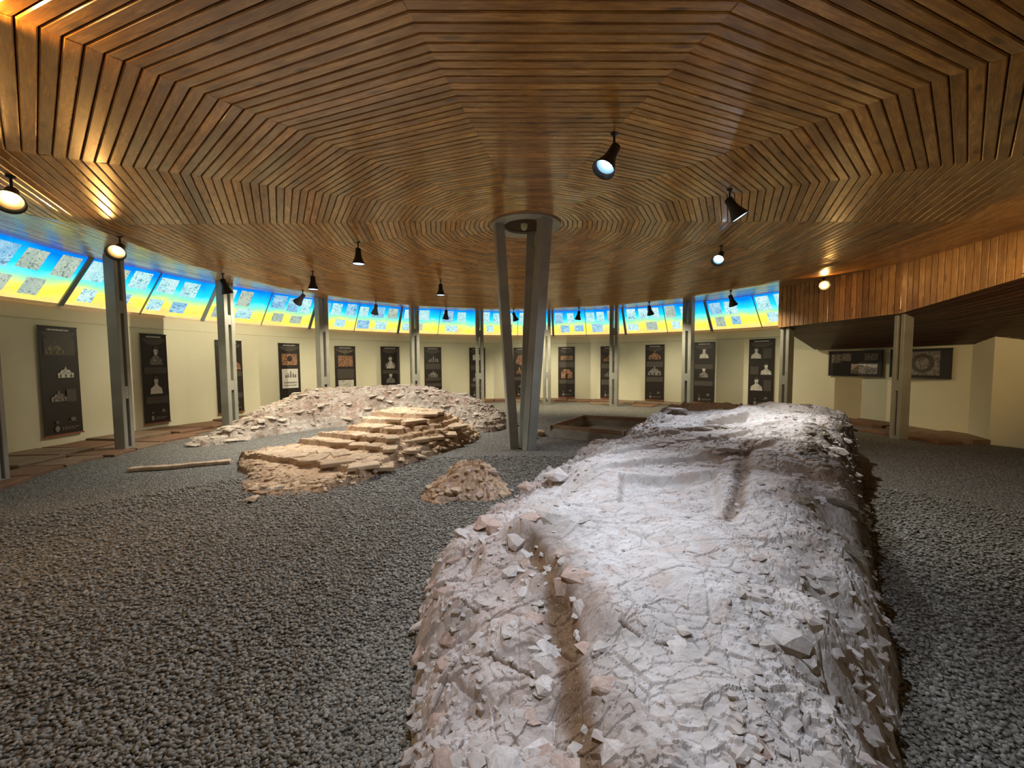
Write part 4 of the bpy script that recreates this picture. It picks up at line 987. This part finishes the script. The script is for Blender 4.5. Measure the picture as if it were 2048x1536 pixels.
def slab_mesh(seed, mat):
    rr = random.Random(seed); bm = bmesh.new()
    base = [(-0.5, -0.5), (0.0, -0.53), (0.5, -0.5), (0.52, 0.0), (0.5, 0.5), (0.02, 0.52), (-0.5, 0.5), (-0.53, 0)]
    base = [(x+rr.uniform(-0.05, 0.05), y+rr.uniform(-0.05, 0.05)) for x, y in base]
    lo = [bm.verts.new((x, y, -0.5)) for x, y in base]; m_ = [bm.verts.new((x, y, 0.32)) for x, y in base]; up = [bm.verts.new((x*0.93, y*0.91, 0.5+rr.uniform(-0.06, 0.06))) for x, y in base]
    for A, B in ((lo, m_), (m_, up)):
        for i in range(8): bm.faces.new((A[i], A[(i+1) % 8], B[(i+1) % 8], B[i]))
    bm.faces.new(up); bm.faces.new(lo[::-1])
    me = bpy.data.meshes.new('slab_shape'); bm.to_mesh(me); bm.free(); me.materials.append(mat); return me
SL = [slab_mesh(i, M['stone_tan']) for i in range(6)]
def gen_stonesC():
    rr = random.Random(41); F_ = Field(fieldC); th0 = math.atan2(0.91, 0.42)
    ax = Vector((0.42, 0.91, 0)); bx = Vector((0.91, -0.42, 0)); o = Vector((-2.9, 5.0, 0))
    # slabs laid in rows on the treads
    for (s0, z, u0, u1, dep) in ((0.70, 0.20, -0.95, 0.55, 0.30), (1.02, 0.205, -1.0, 0.55, 0.30), (1.43, 0.285, -0.85, 0.6, 0.22), (1.72, 0.365, -0.7, 0.55, 0.24), (2.05, 0.45, -0.6, 0.5, 0.28), (2.45, 0.535, -0.55, 0.45, 0.24), (2.85, 0.61, -0.55, 0.42, 0.32), (3.2, 0.61, -0.5, 0.4, 0.32)):
        u = u0
        while u < u1:
            w = rr.uniform(0.22, 0.46); p = o+ax*(s0+rr.uniform(-0.03, 0.03))+bx*(u+w/2)
            if inside(np.array([p.x]), np.array([p.y]), C_OUT)[0]:
                h = F_.h(p.x, p.y)
                if h > 0.08:
                    place_stone(SL, ruinC, (p.x, p.y, h-0.010), (rr.uniform(-.04, .04), rr.uniform(-.04, .04), 1), (w*0.95, dep*rr.uniform(0.85, 1.0), 0.055), rr, math.atan2(bx.y, bx.x)+rr.uniform(-0.06, 0.06), 'stone_slab')
            u += w+rr.uniform(0.01, 0.06)
    n = 0; pts = []; tries = 0
    while n < 120 and tries < 6000:
        tries += 1
        i = rr.randrange(1, 12); a, b = C_OUT[i], C_OUT[i+1]; f = rr.random(); x = a[0]+(b[0]-a[0])*f; y = a[1]+(b[1]-a[1])*f
        c = Vector((-2.2, 6.9, 0))-Vector((x, y, 0)); c.normalize(); q = rr.uniform(0.02, 0.5)**1.2; x += c.x*q; y += c.y*q
        s = rr.uniform(0.07, 0.20)
        if any((x-c_)**2+(y-d)**2 < (0.36*(s+e))**2 for c_, d, e in pts): continue
        h = F_.h(x, y)
        if h < 0.02: continue
        pts.append((x, y, s)); th = s*rr.uniform(0.3, 0.5)
        place_stone(RC, ruinC, (x, y, h-th*0.1), (F_.normal(x, y, 0.06)*0.4+Vector((0, 0, 1))).normalized(), (s*rr.uniform(1.0, 1.6), s*rr.uniform(0.6, 0.95), th), rr); n += 1
gen_stonesC()

# ------------------------------------------------------------------ D: small rubble mound
D_OUT = [(-1.10, 4.48), (-0.88, 4.33), (-0.56, 4.42), (-0.25, 4.36), (-0.02, 4.60), (-0.10, 5.05), (-0.45, 5.4), (-0.9, 5.25), (-1.12, 4.78)]
def fieldD(x, y):
    ins = inside(x, y, D_OUT); d = poly_dist(x, y, D_OUT)*np.where(ins, 1, -1)+0.05*fbm(x*6, y*6, 91, 2)*2
    pk = np.exp(-(np.abs(x+0.50)/0.36)**3-(np.abs(y-4.92)/0.36)**3)*0.21+0.09
    h = pk*(1-(1-np.clip(d/0.22, 0, 1))**2); h, gap = rocky(x, y, h, np.ones_like(x), 37, 0.15, 0.055)
    z0_ = np.zeros_like(x); pk = np.clip(0.5+1.5*fbm(x*3, y*3, 96, 2), 0, 1)
    h = np.where(d < 0, -0.2, h); return h, gap*0.4, z0_, pk
ruinD = empty('rubble_mound', (-0.55, 4.85, 0)); tag(ruinD, 'small pinkish rubble mound on the gravel in front of the mast', 'rubble')
grid_body('masonry_core', fieldD, np.arange(-1.3, 0.15, 0.011), np.arange(4.2, 5.6, 0.011), M['tan_ruin'], ruinD, zmin=-0.1)
RD = rock_meshes(7, [M['stone_tan'], M['stone_pink']], 19, flat=0.9)
def gen_stonesD():
    rr = random.Random(51); F_ = Field(fieldD); n = 0; pts = []; tries = 0
    while n < 75 and tries < 4000:
        tries += 1
        x = rr.uniform(-1.15, 0.05); y = rr.uniform(4.3, 5.35)
        s = rr.uniform(0.05, 0.14)
        if any((x-c_)**2+(y-d)**2 < (0.4*(s+e))**2 for c_, d, e in pts): continue
        h = F_.h(x, y)
        if h < 0.02: continue
        pts.append((x, y, s)); th = s*rr.uniform(0.5, 0.7)
        place_stone(RD, ruinD, (x, y, h+th*0.02), (F_.normal(x, y, 0.05)*0.5+Vector((0, 0, 1))).normalized(), (s*rr.uniform(1.0, 1.4), s*rr.uniform(0.7, 0.95), th), rr); n += 1
gen_stonesD()

# ------------------------------------------------------------------ E: boxed pit
def pit():
    P = [Vector((0.84, 8.30, 0)), Vector((2.14, 7.47, 0)), Vector((3.33, 9.15, 0)), Vector((1.80, 9.74, 0))]
    c = sum(P, Vector())/4; root = empty('boxed_pit', c); tag(root, 'low rectangular pit with brown board rim on a concrete kerb right of the mast', 'pit')
    for i in range(4):
        a, b = P[i]-c, P[(i+1) % 4]-c; d = (b-a); L = d.length; rz = math.atan2(d.y, d.x); m = (a+b)/2
        Mx = Matrix.Translation((m.x, m.y, 0)) @ Matrix.Rotation(rz, 4, 'Z')
        k = MB(); k.box((0, 0, 0.08), (L+0.10, 0.10, 0.18), Mx, bev=0.01); k.build('kerb', M['concrete'], root)
        k = MB(); k.box((0, 0, 0.20), (L+0.13, 0.035, 0.12), Mx, bev=0.006); k.build('rim_board', M['rimwood'] if i != 1 else M['concrete'], root)
    b = MB(); b.add([p-c+Vector((0, 0, 0.02)) for p in P], [(0, 1, 2, 3)]); b.build('pit_floor', M['concrete'], root)
pit()
# low stone edging running left from the stepped ruin
def edging():
    pts = [(-5.75, 5.80), (-5.3, 5.90), (-4.95, 6.04), (-4.55, 6.22)]
    root = empty('stone_edging', (-5.1, 6.0, 0)); tag(root, 'thin strip of pale edging stones leading left from the stepped ruin', 'edging'); rr = random.Random(61)
    for a, b in zip(pts[:-1], pts[1:]):
        n = 3
        for i in range(n):
            f = (i+0.5)/n; x = a[0]+(b[0]-a[0])*f; y = a[1]+(b[1]-a[1])*f
            place_stone(SL, root, (x, y, float(floor_z(x, y))+0.035), (0, 0, 1), (0.165, rr.uniform(0.09, 0.14), 0.05), rr, math.atan2(b[1]-a[1], b[0]-a[0])+rr.uniform(-0.1, 0.1), 'edging_stone')
edging()
# a few fallen stones near the mast and the apse end
rr_ = random.Random(77)
for j, (x, y, s, lab) in enumerate(((0.42, 8.15, 0.20, 'brown stone lying beside the front corner of the boxed pit'), (0.58, 8.45, 0.30, 'pale rubble stone behind the mast leg next to the pit kerb'), (0.30, 8.9, 0.26, 'pale stone right behind the mast between apse and pit'), (-3.05, 4.48, 0.14, 'small tan stone fallen before the stepped ruin'))):
    me = RC[j % len(RC)]; o = bpy.data.objects.new('fallen_stone', me); COL.objects.link(o); o.location = (x, y, s*0.2); o.rotation_euler = (0, 0, rr_.uniform(0, 6)); o.scale = (s*1.3, s, s*0.6)
    tag(o, lab, 'stone')

# ------------------------------------------------------------------ paving ledge along the wall
def ledge():
    root = empty('paving_ledge', pol(8.5, 120)); tag(root, 'low ledge of terracotta and tan paving stones along the foot of the curved wall', 'paving'); rr = random.Random(71); o0 = root.location
    def slab(t0, t1, r0, r1, z, jitter=0.03):
        V = []
        pts = [(t0, r0), ((t0+t1)/2, r0), (t1, r0), (t1, r1), ((t0+t1)/2, r1), (t0, r1)]
        pts = [(a+rr.uniform(-0.12, 0.12), b+rr.uniform(-jitter, jitter)) for a, b in pts]
        for zz, k in ((-0.03, 0.0), (z-0.012, 0.0), (z, 0.014)):
            for a, b in pts:
                ca = (t0+t1)/2; cb = (r0+r1)/2
                V.append(pol(b+(cb-b)*k/0.3, a+(ca-a)*k/0.5, zz+(rr.uniform(-0.006, 0.006) if zz > 0 else 0))-o0)
        F = [(12, 13, 14, 15, 16, 17)]+[(6*q+i, 6*q+(i+1) % 6, 6*q+6+(i+1) % 6, 6*q+6+i) for q in (0, 1) for i in range(6)]
        mesh_obj('paving_stone', V, F, M['slab'], root)
    t_ = 60.0
    while t_ < 270:
        w = rr.uniform(4.0, 6.8); w = min(w, 270.5-t_) if 270.5-t_ > 2 else w
        near = t_ < 118
        rin = (8.05 if near else 8.35)+0.12*math.sin(t_*0.3)
        slab(t_+0.12, t_+w-0.12, rin+rr.uniform(-0.08, 0.08), RW-0.005, rr.uniform(0.06, 0.10), 0.03)
        if near or rr.random() < 0.35:
            slab(t_+0.2, t_+w-0.2, (7.35 if t_ < 100 else 7.75)+rr.uniform(-0.1, 0.1), rin-0.10, rr.uniform(0.035, 0.055), 0.05)
        t_ += w
ledge()

# ------------------------------------------------------------------ gravel pebbles near the camera (nobody could count them)
def pebbles():
    rs = np.random.RandomState(4)
    shapes = []
    rr = random.Random(15)
    for i in range(8):
        bm = bmesh.new()
        for k in range(9):
            v = Vector([rr.gauss(0, 1) for _ in range(3)]).normalized()*rr.uniform(0.85, 1.1)*0.5; v.z *= 0.7; bm.verts.new(v)
        r = bmesh.ops.convex_hull(bm, input=bm.verts)
        bmesh.ops.delete(bm, geom=[g for g in r['geom_interior'] if isinstance(g, bmesh.types.BMVert)], context='VERTS')
        bm.verts.ensure_lookup_table(); bm.verts.index_update()
        shapes.append((np.array([v.co[:] for v in bm.verts]), np.array([[v.index for v in f.verts] for f in bm.faces]))); bm.free()
    N = 90000
    rad = np.exp(rs.uniform(math.log(1.2), math.log(6.6), N)); ang = rs.uniform(R(-55), R(55), N)
    x = rad*np.sin(ang); y = rad*np.cos(ang)
    ok = (y > 1.05)
    ok &= ~(inside(x, y, A_OUT) & (poly_dist(x, y, A_OUT) > 0.03)) & ~inside(x, y, C_OUT) & ~inside(x, y, D_OUT)
    ok &= np.hypot(x-CX, y-CY) < 7.9
    ok &= ~((x > 1.0*y) & (y < 1.1))
    x = x[ok]; y = y[ok]; n = len(x)
    s = rs.uniform(0.013, 0.030, n)*(0.9+0.06*np.hypot(x, y)); z = floor_z(x, y)+s*rs.uniform(0.0, 0.35, n)
    which = rs.randint(0, 8, n); rz = rs.uniform(0, 6.28, n); tl = rs.uniform(-0.5, 0.5, n); tone = rs.rand(n)
    VV = []; FF = []; TT = []; b = 0
    for k in range(8):
        m = which == k; V, F = shapes[k]; c, s_ = np.cos(rz[m]), np.sin(rz[m]); ss = s[m]; q = tl[m]
        vx = V[None, :, 0]; vy = V[None, :, 1]; vz = V[None, :, 2]
        z2 = vz*np.cos(q)[:, None]+vx*np.sin(q)[:, None]; x1 = vx*np.cos(q)[:, None]-vz*np.sin(q)[:, None]
        X = (x1*c[:, None]-vy*s_[:, None])*ss[:, None]*1.25+x[m][:, None]; Y = (x1*s_[:, None]+vy*c[:, None])*ss[:, None]+y[m][:, None]; Z = z2*ss[:, None]+z[m][:, None]
        cnt = m.sum(); nv = len(V)
        VV.append(np.stack([X, Y, Z], -1).reshape(-1, 3)); FF.append((F[None]+(b+np.arange(cnt)*nv)[:, None, None]).reshape(-1, 3)); TT.append(np.repeat(tone[m], nv)); b += cnt*nv
    V = np.concatenate(VV); F = np.concatenate(FF); T = np.concatenate(TT)
    me = bpy.data.meshes.new('gravel'); me.vertices.add(len(V)); me.vertices.foreach_set('co', V.astype(np.float32).ravel())
    me.loops.add(len(F)*3); me.loops.foreach_set('vertex_index', F.astype(np.int32).ravel())
    me.polygons.add(len(F)); me.polygons.foreach_set('loop_start', (np.arange(len(F))*3).astype(np.int32))
    me.materials.append(M['pebble']); at = me.attributes.new('tone', 'FLOAT', 'POINT'); at.data.foreach_set('value', T.astype(np.float32))
    me.update(calc_edges=True); me.validate()
    o = bpy.data.objects.new('gravel', me); COL.objects.link(o)
    tag(o, 'loose grey gravel chips covering the floor between the ruins', 'gravel', kind='stuff')
pebbles()
